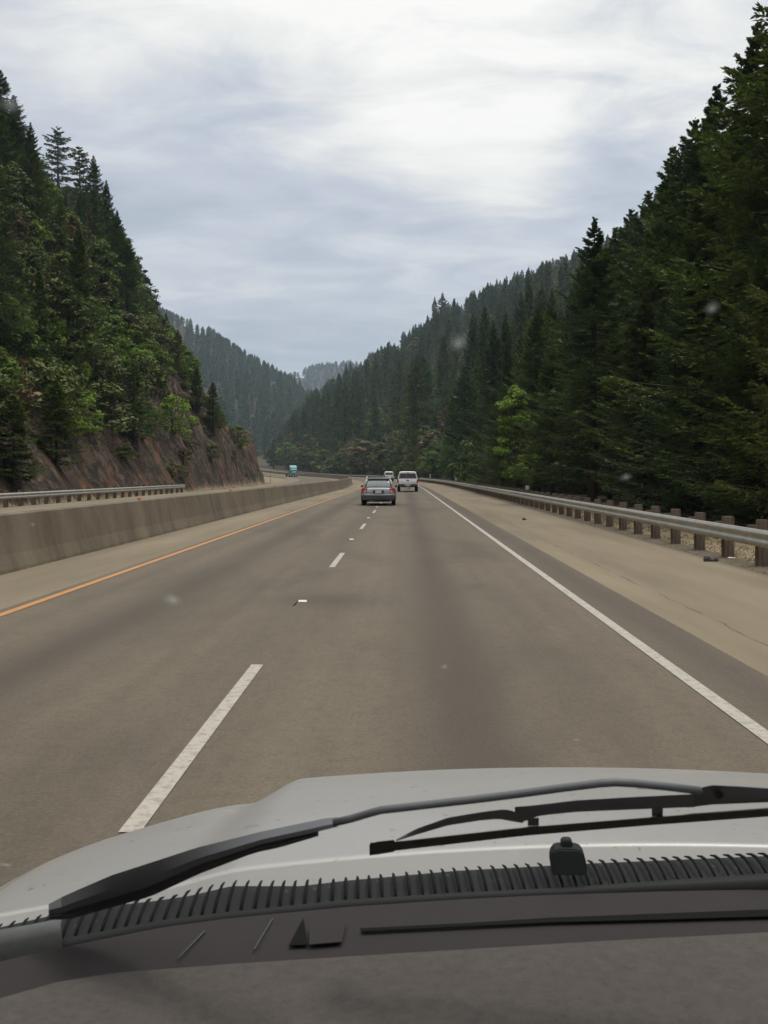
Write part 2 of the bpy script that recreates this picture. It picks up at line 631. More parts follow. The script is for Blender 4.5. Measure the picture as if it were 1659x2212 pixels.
material('post_wood', f_wood)
plain('post_end', (.26, .22, .17), .9, 0, .1)
plain('reflector_orange', (.62, .22, .04), .4)
plain('plastic_white', (.62, .60, .54), .5)
plain('steel_grey', (.22, .22, .21), .5, .3)
plain('rubber', (.012, .012, .012), .75, 0, .3)
plain('rib_rubber', (.013, .014, .014), .9, 0, .08)
plain('blade_rubber', (.045, .040, .033), .7, 0, .3, .3, 20)
plain('black_plastic', (.022, .022, .024), .5, 0, .4)
plain('silver_paint', (.30, .30, .31), .3, .2, .5, .04, 3, coat=.5)
plain('cladding', (.055, .055, .058), .6, 0, .4)
plain('white_paint', (.70, .69, .66), .3, 0, .5, .03, 3, coat=.4)
plain('teal_paint', (.06, .26, .26), .35, 0, .5, .05, 3, coat=.3)
plain('chrome', (.6, .6, .6), .2, 1.0)
plain('red_lens', (.42, .02, .025), .2, 0, .6)
plain('amber_lens', (.6, .2, .03), .3)
plain('car_glass', (.12, .15, .15), .08, 0, .8, .2, 2)
plain('dark_glass', (.018, .018, .022), .1, 0, .7)
plain('plate', (.55, .55, .56), .5)
plain('dark_metal', (.03, .03, .03), .6)
plain('stone_dark', (.05, .045, .04), .9)
plain('slot_black', (.006, .006, .006), .9, 0, .1)


def f_hood(t):
    o = objc(t)
    sp = t.noise(o, 40, 3, .6)
    sp2 = t.noise(o, 12, 4, .7)
    c = t.mix(t.math('MULTIPLY', t.ramp(sp, [(.65, 0.0), (.72, 1.0)]), .6), (.27, .262, .25), (.065, .06, .055))
    c = t.mix(t.math('MULTIPLY', t.ramp(sp2, [(.62, 0.0), (.72, 1.0)]), .25), c, (.20, .19, .17))
    r = t.math('MULTIPLY_ADD', t.noise(o, 5, 4), .15, .38)
    return pr(t, c, r, .35, .5, bump(t, t.noise(o, 260, 2), .03, .001), coat=.12)


material('hood_paint', f_hood)


def f_dirtyplastic(t):
    o = objc(t)
    n = t.noise(o, 60, 4, .7)
    n2 = t.noise(o, 14, 4, .6)
    c = t.mix(n2, (.012, .013, .013), (.030, .032, .032))
    c = t.mix(t.math('MULTIPLY', t.ramp(n, [(.62, 0.0), (.72, 1.0)]), .5), c, (.10, .10, .09))
    return pr(t, c, .8, 0, .15)


material('cowl_plastic', f_dirtyplastic)


def f_wiper(t):
    o = objc(t)
    n = t.noise(o, 24, 5, .7)
    c = t.mix(t.math('MULTIPLY', t.ramp(n, [(.66, 0.0), (.74, 1.0)]), .6), (.085, .087, .094), (.30, .30, .27))
    return pr(t, c, .55, 0, .4)


material('wiper_paint', f_wiper)


def f_dash(t):
    o = objc(t)
    n = t.noise(o, 420, 2, .6)
    n2 = t.noise(o, 90, 3, .6)
    n3 = t.noise(o, 5, 3)
    c = t.mix(n2, (.038, .034, .031), (.084, .075, .068))
    c = t.mix(t.math('MULTIPLY_ADD', n, 1.6, -.3, clamp=True), c, t.mix(1.0, c, (1.35, 1.3, 1.25), 'MULTIPLY'))
    c = t.mix(t.math('MULTIPLY', n3, .3), c, (.045, .042, .042))
    return pr(t, c, .9, 0, .15, bump(t, t.math('ADD', n, n2), .5, .002))


material('dash_pad', f_dash)
plain('dash_plastic', (.024, .021, .0205), .75, 0, .15, .12, 40)
plain('seal_rubber', (.010, .010, .010), .6, 0, .15)
plain('seal_grey', (.065, .068, .065), .5, 0, .3, .6, 30)

m = bpy.data.materials.new('windshield_glass')
m.use_nodes = True
t = NT(m.node_tree)
o_ = t.n('ShaderNodeOutputMaterial')
tb = t.n('ShaderNodeBsdfTransparent')
tb.inputs[0].default_value = (.965, .975, .97, 1)
t.l(tb.outputs[0], o_.inputs[0])
MAT['windshield_glass'] = m


def f_smudge(t):
    o = t.n('ShaderNodeTexCoord').outputs['Generated']
    c = t.mapping(o, (2, 2, 2), (-1, -1, -1))
    ln = t.n('ShaderNodeVectorMath', operation='LENGTH')
    t.l(c, ln.inputs[0])
    a = t.math('SUBTRACT', 1.0, ln.outputs['Value'], clamp=True)
    n = t.noise(o, 4, 3)
    a = t.math('MULTIPLY', t.math('MULTIPLY', t.math('MULTIPLY', a, a), n), .36, clamp=True)
    df = t.n('ShaderNodeBsdfTranslucent')
    df.inputs[0].default_value = (.7, .72, .72, 1)
    tr = t.n('ShaderNodeBsdfTransparent')
    ms = t.n('ShaderNodeMixShader')
    t.l(a, ms.inputs[0])
    t.l(tr.outputs[0], ms.inputs[1])
    t.l(df.outputs[0], ms.inputs[2])
    return ms.outputs[0]


material('smudge', f_smudge)


# ------------------------------------------------------------------ the lie of the land
def cshift(y):                      # how far the highway has swung left by distance y
    y = np.asarray(y, float)
    return .00043 * np.maximum(0, y - 100) ** 2


def prof(y):                        # road level
    y = np.asarray(y, float)
    return -.0025 * np.clip(y, 0, 110) + .00007 * np.clip(y - 330, 0, 400) ** 2


def px2a(px):
    return (px - VPX) / F


CAP_L = np.array([(-900, 60), (-300, 60), (0, 205), (60, 290), (80, 330), (105, 390), (190, 410), (215, 395), (250, 460), (285, 560), (300, 605), (340, 655),
                  (380, 715), (395, 765), (440, 845), (480, 900), (545, 968), (560, 1030), (600, 1040)], float)
CAP_F = np.array([(200, 600), (340, 650), (360, 668), (450, 700), (500, 735), (560, 768), (640, 812), (700, 862), (760, 900), (900, 930)], float)
CAP_R = np.array([(540, 985), (575, 960), (600, 935), (620, 900), (665, 845), (690, 832), (735, 803), (760, 790), (800, 760), (850, 728), (900, 698), (950, 660), (1000, 638),
                  (1050, 612), (1100, 594), (1150, 576), (1200, 556), (1240, 535), (1275, 520), (1330, 505), (1380, 445), (1440, 372), (1500, 275), (1570, 205), (1660, 110), (1900, -150), (2600, -500)], float)


def cap_z(cap, X, Y):
    px = VPX + X / Y * F
    py = np.interp(px, cap[:, 0], cap[:, 1])
    return EYE + (VPY - py) / F * Y


def terrain(X, Y, zone=False):
    X, Y = np.asarray(X, float), np.asarray(Y, float)
    u = X + cshift(np.minimum(Y, 900))
    base = prof(np.minimum(Y, 620)) - .16
    big = fbm(X / 90, Y / 90, 4)
    # right hill
    e = u - 17
    crest = np.interp(Y, [0, 300, 700, 930, 1040, 1180, 1320], [170, 165, 150, 98, 62, 16, 0])
    hr = .60 * np.maximum(0, e) * (1 + .10 * big)
    k = 22.0
    hr = np.where(e > 0, -k * np.logaddexp(-hr / k, -crest / k) + k * np.logaddexp(0, -crest / k), 0)
    capr = cap_z(CAP_R, X, np.maximum(Y, 1)) - np.interp(Y, [250, 600, 900], [16, 30, 40]) - base
    capr = np.where(Y > 230, capr, 1e3)
    hr = np.where(e > 0, np.minimum(hr, np.maximum(capr, .0)), hr)
    hr = np.maximum(0, hr) + np.where(e > 0, 3 * big * sstep(10, 80, e) * sstep(0, 30, hr), 0)
    hr = hr - .9 * sstep(8.5, 13, u) * (1 - sstep(13, 30, u))
    # left hill, a steep spur that ends in a nose by the road
    v = -(X + np.minimum(cshift(Y), 1.8)) - 21.9
    v = v + 1.6 * fbm(X / 14, Y / 14, 3)
    vp = np.maximum(0, v)
    hl = (.5 + 2.7 * sstep(88, 130, Y)) * sstep(0, 2.0, vp) + 1.15 * np.minimum(vp, 60) + .8 * np.maximum(0, vp - 60)
    yn = 166 + 1.6 * vp
    hl = hl - 1.15 * np.maximum(0, Y - yn) - 2.0 * sstep(0, 5, Y - yn)
    hl = np.maximum(hl, 0)
    pxl = VPX + X / np.maximum(Y, 1) * F
    capl = cap_z(CAP_L, X, np.maximum(Y, 1)) - np.interp(pxl, [100, 420, 500, 560], [13, 8, 1.5, -1]) - base
    hl = np.where((Y > 150) & (pxl < 600), np.minimum(hl, np.maximum(capl, 0)), hl)
    near = sstep(0, 3, vp) * (hl > 0)
    z_ = hl
    rg = ridge(X / 7 + .25 * Y / 7, Y / 7, 5)
    hl = hl + np.where(hl > 0, near * (1.7 * rg + 2.0 * fbm(X / 16, Y / 16, 4) + 1.5 * ridge(X / 2.6, Y / 2.3 + z_ / 3, 3)) * sstep(0, 4, vp), 0)
    hl = np.maximum(hl, 0)
    # the hill beyond, across the valley
    a = X / np.maximum(Y, 1)
    ca = np.interp(a, [-.9, -.30, -.252, -.2, -.147, -.11, -.09, -.05, .02, .2], [300, 245, 212, 182, 133, 104, 78, 40, 10, 0])
    g = sstep(790, 1400, Y)
    hf = ca * (g ** .9) * (1 + .12 * big) * (1 - .6 * sstep(1500, 2100, Y))
    # and the farthest ridge
    cf = np.interp(a, [-.6, -.2, -.12, -.095, -.075, -.05, -.03, .02, .12, .6], [150, 190, 245, 272, 284, 280, 262, 230, 200, 160])
    hff = cf * sstep(1900, 2700, Y) * (1 + .05 * big)
    h = np.maximum.reduce([hr, hl, hf, hff])
    # land behind and to the far sides keeps rising gently
    h = h + np.where(Y < 0, 0, 0)
    z = base + h + .25 * fbm(X / 9, Y / 9, 3) * (np.abs(u + 6.5) > 17)
    inroad = (u > -21.2) & (u < 8.2)
    z = np.where(inroad, base, z)
    if not zone:
        return z
    # 0 forest floor, 1 dry verge, 2 rock
    zn = np.zeros_like(z)
    zn = np.where((u > 6.2) & (u < 12.5) & (hr < .5), 1 - .75 * sstep(9.0, 12.5, u + 2.5 * fbm(X / 5, Y / 5, 3)), zn)
    zn = np.where((u < -19) & (hl < .25) & (Y < 900) & (v < 4), 1.0, zn)
    zn = np.where((Y > 166) & (u < -19) & (u > -75) & (Y < 600) & (hl < .3), 1.0, zn)
    rocky = (hl > .2) & (vp < 34)
    top = 3.5 + 9.5 * sstep(84, 116, Y) + 4 * fbm(X / 12, Y / 12, 3)
    zr = 2 - 1.75 * sstep(top, top + 3, vp)
    zn = np.where(rocky, zr, zn)
    zn = np.where((hl > .2) & (vp >= 34), .3, zn)
    bare = (hf > hr) & (hf > hl) & (Y > 760) & (Y < 1900)
    zn = np.where(bare, .15, zn)
    return z, zn


def g1(x, y):
    return float(terrain(np.array([x]), np.array([y]))[0])


def build_ground():
    fine = np.radians(np.arange(-27, 27.01, .11))
    l = np.radians(np.arange(-180, -27, 3.0))
    r = np.radians(np.arange(30, 180.1, 3.0))
    th = np.concatenate([l, fine, r])
    rad = [1.0]
    while rad[-1] < 3300:
        q = rad[-1]
        rad.append(q * (1.0065 if 52 < q < 190 else 1.011 if 45 < q < 260 else 1.022 if q < 1600 else 1.035) + (.25 if q < 40 else 0))
    rad = np.array(rad)
    T, Q = np.meshgrid(th, rad)
    X, Y = Q * np.sin(T), Q * np.cos(T)
    z, zn = terrain(X, Y, True)
    n, m_ = X.shape
    v = np.stack([X, Y, z], -1).reshape(-1, 3)
    i = np.arange(n * m_).reshape(n, m_)
    f = np.stack([i[:-1, :-1], i[:-1, 1:], i[1:, 1:], i[1:, :-1]], -1).reshape(-1, 4)
    f = f[:, ::-1]
    cv = np.array([[0, 0, -.16]])
    v = np.concatenate([v, cv])
    c = len(v) - 1
    tri = np.stack([np.full(m_ - 1, c), i[0, 1:], i[0, :-1]], -1)
    me = mesh_np('ground', v, [f, tri], MAT['ground'], smooth=True)
    at = me.attributes.new('zone', 'FLOAT', 'POINT')
    at.data.foreach_set('value', np.concatenate([zn.ravel(), [0]]).astype(np.float32))
    o = obj('ground', me)
    tag(o, kind='structure')


build_ground()


# ------------------------------------------------------------------ road
def ys(y0, y1):
    out = [y0]
    while out[-1] < y1:
        q = abs(out[-1])
        out.append(out[-1] + max(1.0, q * .03 if q > 100 else 2.0 if q < 20 else 3.0))
    out[-1] = y1
    return np.array(out)


def center_pt(u, y):
    s = 2 * .00043 * max(0, y - 100)            # heading
    n = math.sqrt(1 + s * s)
    return -float(cshift(y)) + u / n, y + u * s / n


def strip(name, u0, u1, y0, y1, z, mat, nu=1, kind='structure', parent=None):
    yy = ys(y0, y1)
    us = np.linspace(u0, u1, nu + 1)
    V, UV = [], []
    for y in yy:
        for u in us:
            px, py = center_pt(u, y)
            V.append((px, py, float(prof(y)) + z))
            UV.append((u, y))
    n, m_ = len(yy), nu + 1
    i = np.arange(n * m_).reshape(n, m_)
    f = np.stack([i[:-1, :-1], i[:-1, 1:], i[1:, 1:], i[1:, :-1]], -1).reshape(-1, 4)
    me = mesh_np(name, V, f, MAT[mat])
    uvl = me.uv_layers.new(name='UVMap')
    li = np.zeros(len(me.loops), dtype=np.int32)
    me.loops.foreach_get('vertex_index', li)
    uvl.data.foreach_set('uv', np.array(UV, dtype=np.float32)[li].ravel())
    o = obj(name, me, parent)
    if kind:
        tag(o, kind=kind)
    return o


strip('road_shoulder', -7.3, 6.75, -30, 640, 0.0, 'shoulder', 6)
strip('road', -5.02, 3.05, -30, 640, .006, 'asphalt', 6)
strip('opposing_road', -20.0, -7.2, -30, 640, 0.0, 'shoulder', 6)
strip('opposing_road_lanes', -17.6, -9.6, -30, 640, .006, 'asphalt', 4)


def line_obj(name, u0, u1, y0, y1, mat, z=.012):
    return strip(name, u0, u1, y0, y1, z, mat, 1)


line_obj('edge_line_white', 2.28, 2.40, -20, 620, 'paint_white')
line_obj('edge_line_orange', -4.88, -4.76, -20, 620, 'paint_orange')
line_obj('opposing_edge_line_orange', -9.9, -9.78, -20, 620, 'paint_orange')
line_obj('opposing_edge_line_white', -17.4, -17.28, -20, 620, 'paint_white')


def dashes(name, u, first, n, length=3.2):
    V, Fc = [], []
    for k in range(n):
        y0 = first + 12.2 * k
        y1 = y0 + length
        if k == 1 and name == 'lane_line':
            y0 -= .85
        for a, b in ((y0, (y0 + y1) / 2), ((y0 + y1) / 2, y1)):
            i = len(V)
            for (uu, yy) in ((u - .053, a), (u + .053, a), (u + .053, b), (u - .053, b)):
                px, py = center_pt(uu, yy)
                V.append((px, py, float(prof(yy)) + .012))
            Fc.append((i, i + 1, i + 2, i + 3))
    tag(obj(name, mesh_np(name, V, np.array(Fc), MAT['paint_white'])), kind='structure')


dashes('lane_line', -1.29, 5.36 - 12.2, 46)
dashes('opposing_lane_line', -13.6, 3.0, 44)

# recessed pavement markers between the dashes
for k, y in enumerate((12.85, 25.05, 37.25, 49.45)):
    px, py = center_pt(-1.33, y)
    r = empty('road_marker', (px, py, float(prof(y)) + .006))
    MB().box((0, 0, .011), (.115, .10, .02), .004, taper=(.92, .5)).build('marker_body', MAT['plastic_white'], r)
    MB().poly([(-.075, .05, .002), (-.066, .09, .002), (-.060, -.34, .002), (-.085, -.46, .002)], (0, 0, .002)).build('groove', MAT['slot_black'], r)
    tag(r, ['white pavement marker on the dark patch, nearest of the lane markers', 'small pavement marker halfway between the two short dashes ahead',
            'faint pavement marker between the dashes behind the silver wagon', 'far pavement marker beside the silver wagon'][k], 'road marker', 'pavement markers between the lane dashes')


# ------------------------------------------------------------------ barrier
def sweep(profile, y0, y1, u, name, mat, parent=None, closed=True, step=None):
    yy = ys(y0, y1) if step is None else np.arange(y0, y1 + .01, step)
    rings = []
    for y in yy:
        rings.append([(*center_pt(u + a, y), float(prof(y)) + z) for a, z in profile])
    mb = MB()
    mb.loft(rings, closed, closed)
    return mb.build(name, mat, parent)


bar = empty('concrete_barrier', (-7.1, 0, 0))
tag(bar, 'long stained concrete median barrier between the two carriageways', 'barrier')
fprof = [(.36, 0), (.35, .06), (.27, .30), (.135, .97), (.12, .985), (-.12, .985), (-.135, .97), (-.27, .30), (-.35, .06), (-.36, 0)]
bw = sweep(fprof, -20, 620, -7.1, 'barrier_wall', MAT['concrete'])
bw.parent = bar
bw.location = (7.1, 0, 0)
for k in range(9):
    y = 12.2 + 13.9 * k
    px, py = center_pt(-7.1, y)
    o = MB().box((0, 0, .035), (.10, .03, .07), .006).build('reflector', MAT['reflector_orange'], bar)
    o.location = (px + 7.1, py, float(prof(y)) + .985)


# ------------------------------------------------------------------ guardrails
def guardrail(name, label, side, u_rail, y0, y1, extra_to=None):
    root = empty(name, (u_rail, y0, 0))
    tag(root, label, 'guardrail', 'metal guardrails on timber posts')
    s = side                               # +1: rail faces left (posts stand to its right)
    w = []
    for k in range(17):                    # W profile
        f = k / 16
        z = .40 + .31 * f
        d = .040 * (1 - math.cos(f * 4 * math.pi)) / 2
        w.append((-s * d, z))
    back = [(a + s * .004, z) for a, z in w][::-1]
    rail = sweep(w + back, y0, y1, u_rail, 'rail', MAT['galvanised'])
    rail.data.polygons.foreach_set('use_smooth', [True] * len(rail.data.polygons))
    rail.parent = root
    rail.location = (-u_rail, -y0, 0)
    pm = MB().box((0, 0, .28), (.20, .20, 1.12), .008).build('post', [MAT['post_wood']], root)
    bmsh = MB().box((0, 0, 0), (.17, .15, .35), .008).build('spacer_block', MAT['post_wood'], pm)
    n = 0
    y = y0 + .6
    far_v, far_f = [], []
    while y < y1:
        ux = u_rail + s * .29
        px, py = center_pt(ux, y)
        hd = math.atan(2 * .00043 * max(0, y - 100))
        z = float(prof(y))
        if n < 99 and (y > 8 or side < 0):
            if n == 0:
                p, b = pm, bmsh
            else:
                p, b = pm.copy(), bmsh.copy()
                COL.objects.link(p)
                COL.objects.link(b)
                p.parent = root
                b.parent = p
            p.location = (px - u_rail, py - y0, z + random.uniform(-.012, .012))
            p.rotation_euler = (random.uniform(-.012, .012), random.uniform(-.015, .015), hd + random.uniform(-.05, .05))
            b.location = (-s * .186, 0, .565)
            n += 1
        elif n >= 99:
            i = len(far_v)
            for dz in (-.2, .83):
                for dx, dy in ((-.1, -.1), (.1, -.1), (.1, .1), (-.1, .1)):
                    far_v.append((px - u_rail + dx, py - y0 + dy, z + dz))
            far_f += [(i, i + 1, i + 5, i + 4), (i + 1, i + 2, i + 6, i + 5), (i + 2, i + 3, i + 7, i + 6), (i + 3, i, i + 4, i + 7), (i + 4, i + 5, i + 6, i + 7)]
        y += 1.905
    if far_f:
        o = obj('far_posts', mesh_np('far_posts', far_v, np.array(far_f), MAT['post_wood']), root)
        tag(o, kind='stuff')
    return root


guardrail('guardrail', 'long galvanised guardrail on timber posts along the right shoulder below the dark firs', 1, 6.34, 8.0, 600)
guardrail('guardrail', 'guardrail below the bare rock cut, ending partway along it beyond the concrete barrier', -1, -20.2, 36, 90)


def pole(x, y, h, r, mat, label, cap=None, group=None):
    z = g1(x, y)
    root = empty('delineator_post', (x, y, z))
    mb = MB()
    mb.box((0, 0, h / 2 - .1), (r * 2, r * .9, h + .2), .006)
    mb.build('stake', MAT[mat], root)
    if cap:
        MB().box((0, -r * .6, h - .12), (r * 1.7, .012, .16), .003).build('reflector', MAT[cap], root)
    tag(root, label, 'roadside marker', group or 'roadside marker posts')


for a in ((7.35, 58.0, 1.15, .09, 'plastic_white', 'pale marker post behind the guardrail by the bright green maple', 'plastic_white'),
          (6.95, 129.0, 1.3, .09, 'plastic_white', 'white marker post behind the far end of the right guardrail', 'plastic_white'),
          (5.4, 196.0, 1.6, .09, 'plastic_white', 'farthest white marker post just right of the white pickup', 'plastic_white')):
    pole(*a[:5], a[5], a[6])
for x, y, lb in ((-20.9, 87.0, 'thin grey marker post at the end of the guardrail under the rock cut'),
                 (-20.8, 106, 'short dark marker post under the middle of the rock cut'),
                 (-20.9, 120, 'slim grey marker post before the red streaks at the foot of the rock cut'),
                 (-24.0, 176, 'thin marker post on the dry verge past the tip of the rock cut')):
    pole(x, y, 1.5, .04, 'steel_grey', lb)

# bits lying on the shoulder
for x, y, s, mt, nm, lb in ((5.98, 19.0, .075, 'stone_dark', 'pine_cone', 'dark two lobed pine cone on the shoulder near the guardrail posts'),
                            (4.50, 36.0, .06, 'stone_dark', 'stone', 'small dark stone alone on the far part of the right shoulder'),
                            (6.62, 19.6, .05, 'plastic_white', 'litter', 'scrap of white litter at the edge of the gravel by the guardrail posts')):
    mb = MB()
    for k in range(3 if nm == 'pine_cone' else 2):
        g = bmesh.ops.create_icosphere(mb.bm, subdivisions=2, radius=s * (1 - .2 * k))
        for v in g['verts']:
            v.co = Vector((v.co.x * 1.0 + (k - 1) * s * 1.1, v.co.y * .8, max(-.5 * s, v.co.z * (1.2 if k != 1 else .6)))) * (1 + random.uniform(-.12, .12))
    o = mb.build(nm, MAT[mt])
    o.location = (x, y, float(prof(y)) + .3 * s)
    if nm == 'litter':
        o.scale = (1.3, .8, .35)
    tag(o, lb, nm.replace('_', ' '))


# ------------------------------------------------------------------ vehicles
def wheel(root, x, y, r=.33, w=.22):
    wh = MB().cyl((x - w / 2, y, r), (x + w / 2, y, r), r, seg=28).build('wheel', MAT['rubber'], root, True, 40)
    sx = 1 if x > 0 else -1
    MB().cyl((x + sx * w * .3, y, r), (x + sx * (w / 2 + .012), y, r), r * .62, r * .56, 20).build('rim', MAT['chrome'], wh, True, 40)


def body_loft(stations, name, mat, root, nseg=14, p=4.0):
    """stations: (y, half width, z low, z high); superellipse rings, top narrower by tuck"""
    rings = []
    for y, hw, z0, z1, tuck in stations:
        ring = []
        for k in range(nseg * 4):
            a = 2 * math.pi * k / (nseg * 4)
            c, s_ = math.cos(a), math.sin(a)
            x = math.copysign(abs(c) ** (2 / p), c) * hw
            z = math.copysign(abs(s_) ** (2 / p), s_)
            x *= 1 - tuck * (z + 1) / 2
            ring.append((x, y, (z0 + z1) / 2 + z * (z1 - z0) / 2))
        rings.append(ring)
    return MB().loft(rings).build(name, mat, root, True, 50)


def make_wagon():
    r = empty('wagon')
    L = 4.75
    body_loft([(.0, .78, .42, .86, .02), (.05, .84, .36, .93, .03), (.20, .885, .30, .97, .04), (.9, .905, .28, .96, .04), (2.6, .905, .28, .94, .04),
               (3.7, .89, .30, .88, .06), (4.5, .82, .34, .74, .08), (L, .68, .40, .64, .08)], 'body', MAT['silver_paint'], r)
    # greenhouse: glass body with painted roof and pillars
    gl = body_loft([(.12, .70, .86, .96, .1), (.34, .76, .86, 1.27, .17), (.55, .78, .86, 1.41, .23), (1.3, .79, .86, 1.455, .24), (2.2, .79, .86, 1.45, .24),
                    (2.9, .78, .86, 1.28, .2), (3.5, .74, .84, .93, .1)], 'cabin_glass', MAT['car_glass'], r, p=5)
    body_loft([(.42, .56, 1.375, 1.425, 0), (.62, .60, 1.40, 1.455, 0), (1.3, .62, 1.43, 1.48, 0), (2.1, .61, 1.43, 1.478, 0), (2.5, .57, 1.36, 1.41, 0)],
              'roof', MAT['cladding'], r, p=3)
    for s in (-1, 1):
        MB().tube([(s * .60, .45, 1.44), (s * .615, .55, 1.52), (s * .62, 1.3, 1.55), (s * .61, 2.2, 1.53), (s * .60, 2.35, 1.47)], .020).build('roof_rail', MAT['chrome'], r)
        MB().tube([(s * .745, .10, .93), (s * .665, .32, 1.27), (s * .60, .50, 1.42)], [.045, .042, .04], 8).build('pillar', MAT['silver_paint'], r, True)
        # tail lamps wrap the corners
        MB().loft([[(s * .60, -.006, .66), (s * .60, -.004, .90), (s * .58, .03, .93), (s * .58, .03, .63)],
                   [(s * .80, .02, .62), (s * .80, .03, .92), (s * .80, .08, .94), (s * .80, .08, .6)],
                   [(s * .893, .16, .64), (s * .885, .20, .90), (s * .86, .22, .92), (s * .86, .22, .62)]]).build('taillight', MAT['red_lens'], r)
        MB().box((s * .95, 3.25, .98), (.14, .10, .13), .03).build('mirror', MAT['cladding'], r)
        for y in (.92, 3.72):
            wheel(r, s * .80, y, .325, .22)
            MB().tube([(s * .885, y + .46 * math.cos(a), .33 + .46 * math.sin(a)) for a in np.linspace(-.1, math.pi + .1, 13)], .05, 6).build('wheel_arch', MAT['cladding'], r)
    body_loft([(-.06, .66, .30, .52, 0), (-.03, .84, .27, .60, 0), (.15, .90, .26, .60, 0), (.45, .905, .26, .56, 0)], 'bumper', MAT['cladding'], r, p=5)
    body_loft([(-.075, .60, .535, .60, 0), (-.05, .80, .53, .62, 0), (.12, .88, .53, .62, 0)], 'bumper_top', MAT['silver_paint'], r, p=4)
    MB().box((0, -.015, .735), (.60, .03, .17), .02).build('plate_recess', MAT['cladding'], r)
    MB().box((0, -.035, .735), (.32, .012, .15), .004).build('licence_plate', MAT['plate'], r)
    MB().box((0, .02, .845), (.72, .02, .025), .006).build('tailgate_trim', MAT['chrome'], r)
    MB().box((0, .10, .90), (1.2, .06, .03), .01).build('window_sill', MAT['silver_paint'], r)
    MB().tube([(.0, .13, .97), (-.20, .17, 1.02), (-.38, .20, 1.04)], .01, 6).build('rear_wiper', MAT['rubber'], r)
    MB().box((0, .35, .25), (1.3, .4, .10), .03).build('underbody', MAT['dark_metal'], r)
    for x in (-.42, -.34):
        MB().cyl((x, -.03, .27), (x, .3, .27), .03, seg=12).build('exhaust', MAT['chrome'], r)
    return r


def make_pickup(small=False):
    r = empty('pickup')
    w = .98
    body_loft([(.0, w - .03, .62, 1.18, .0), (.04, w, .56, 1.22, .01), (2.0, w, .50, 1.22, .02), (3.9, w, .50, 1.24, .03), (5.2, w - .04, .55, 1.16, .05),
               (5.6, w - .15, .60, 1.0, .05)], 'body', MAT['white_paint'], r, p=7)
    # canopy over the bed and the cab ahead of it
    can = body_loft([(.02, w - .05, 1.19, 1.84, .17), (.08, w - .04, 1.19, 1.88, .18), (1.0, w - .03, 1.19, 1.90, .18), (2.15, w - .04, 1.19, 1.88, .18)], 'canopy', MAT['white_paint'], r, p=8)
    hatch = MB()
    zz = [(1.27, .80), (1.36, .79), (1.66, .715), (1.71, .66)]
    hatch.loft([[(-x, -.004 + .02 * (z - 1.2), z), (x, -.004 + .02 * (z - 1.2), z), (x, .05, z), (-x, .05, z)] for z, x in zz])
    h = hatch.build('canopy_window', MAT['dark_glass'], can)
    MB().box((0, .05, 1.79), (.34, .10, .05), .012).build('brake_light', MAT['red_lens'], can)
    body_loft([(2.25, w - .05, 1.19, 1.84, .18), (2.5, w - .05, 1.19, 1.88, .2), (3.6, w - .05, 1.19, 1.86, .2), (4.3, w - .1, 1.15, 1.27, .1)], 'cab', MAT['white_paint'], r, p=6)
    for s in (-1, 1):
        MB().box((s * (w - .07), -.005, .99), (.135, .05, .34), .02).build('taillight', MAT['red_lens'], r)
        MB().box((s * (w + .10), 3.7, 1.32), (.20, .10, .24), .03).build('mirror', MAT['black_plastic'], r)
        for y in (1.15, 4.65):
            wheel(r, s * .83, y, .39, .27)
        MB().box((s * .6, -.16, .62), (.62, .10, .20), .03).build('bumper', MAT['chrome'] if small else MAT['cladding'], r)
    MB().box((0, -.14, .60), (.40, .10, .16), .02).build('bumper_step', MAT['black_plastic'], r)
    MB().box((0, -.20, .60), (.30, .015, .14), .004).build('licence_plate', MAT['plate'], r)
    MB().box((0, .3, .50), (1.3, .5, .14), .03).build('underbody', MAT['dark_metal'], r)
    MB().box((0, -.012, 1.06), (.24, .03, .08), .01).build('tailgate_handle', MAT['black_plastic'], r)
    MB().box((-.12, -.03, 1.42), (.07, .02, .36), .01).build('hanging_strap', MAT['amber_lens'], r)
    MB().tube([(0, -.02, .34), (.35, .0, .34)], .035, 8).build('exhaust', MAT['steel_grey'], r)
    return r


def make_suv():
    r = empty('van')
    w = .97
    body_loft([(.0, w - .05, .50, 1.12, .0), (.05, w, .42, 1.16, .02), (2.5, w, .40, 1.16, .03), (4.0, w - .03, .42, 1.12, .05), (5.0, w - .15, .5, .95, .06)], 'body', MAT['white_paint'], r, p=6)
    c = body_loft([(.05, w - .06, 1.12, 1.82, .14), (.2, w - .05, 1.12, 1.90, .16), (1.5, w - .04, 1.12, 1.93, .17), (2.9, w - .05, 1.12, 1.88, .18), (3.9, w - .1, 1.1, 1.2, .1)], 'cabin', MAT['white_paint'], r, p=6)
    MB().loft([[(-x, .03 + .05 * (z - 1.2), z), (x, .03 + .05 * (z - 1.2), z), (x, .1, z), (-x, .1, z)] for z, x in ((1.28, .74), (1.58, .68), (1.66, .62))]).build('rear_window', MAT['dark_glass'], c)
    for s in (-1, 1):
        MB().box((s * (w - .06), .0, .98), (.16, .08, .42), .02).build('taillight', MAT['red_lens'], r)
        for y in (.95, 3.95):
            wheel(r, s * .82, y, .37, .25)
    MB().box((0, -.06, .52), (1.8, .12, .22), .04).build('bumper', MAT['cladding'], r)
    MB().box((0, -.13, .56), (.30, .015, .13), .004).build('licence_plate', MAT['plate'], r)
    return r


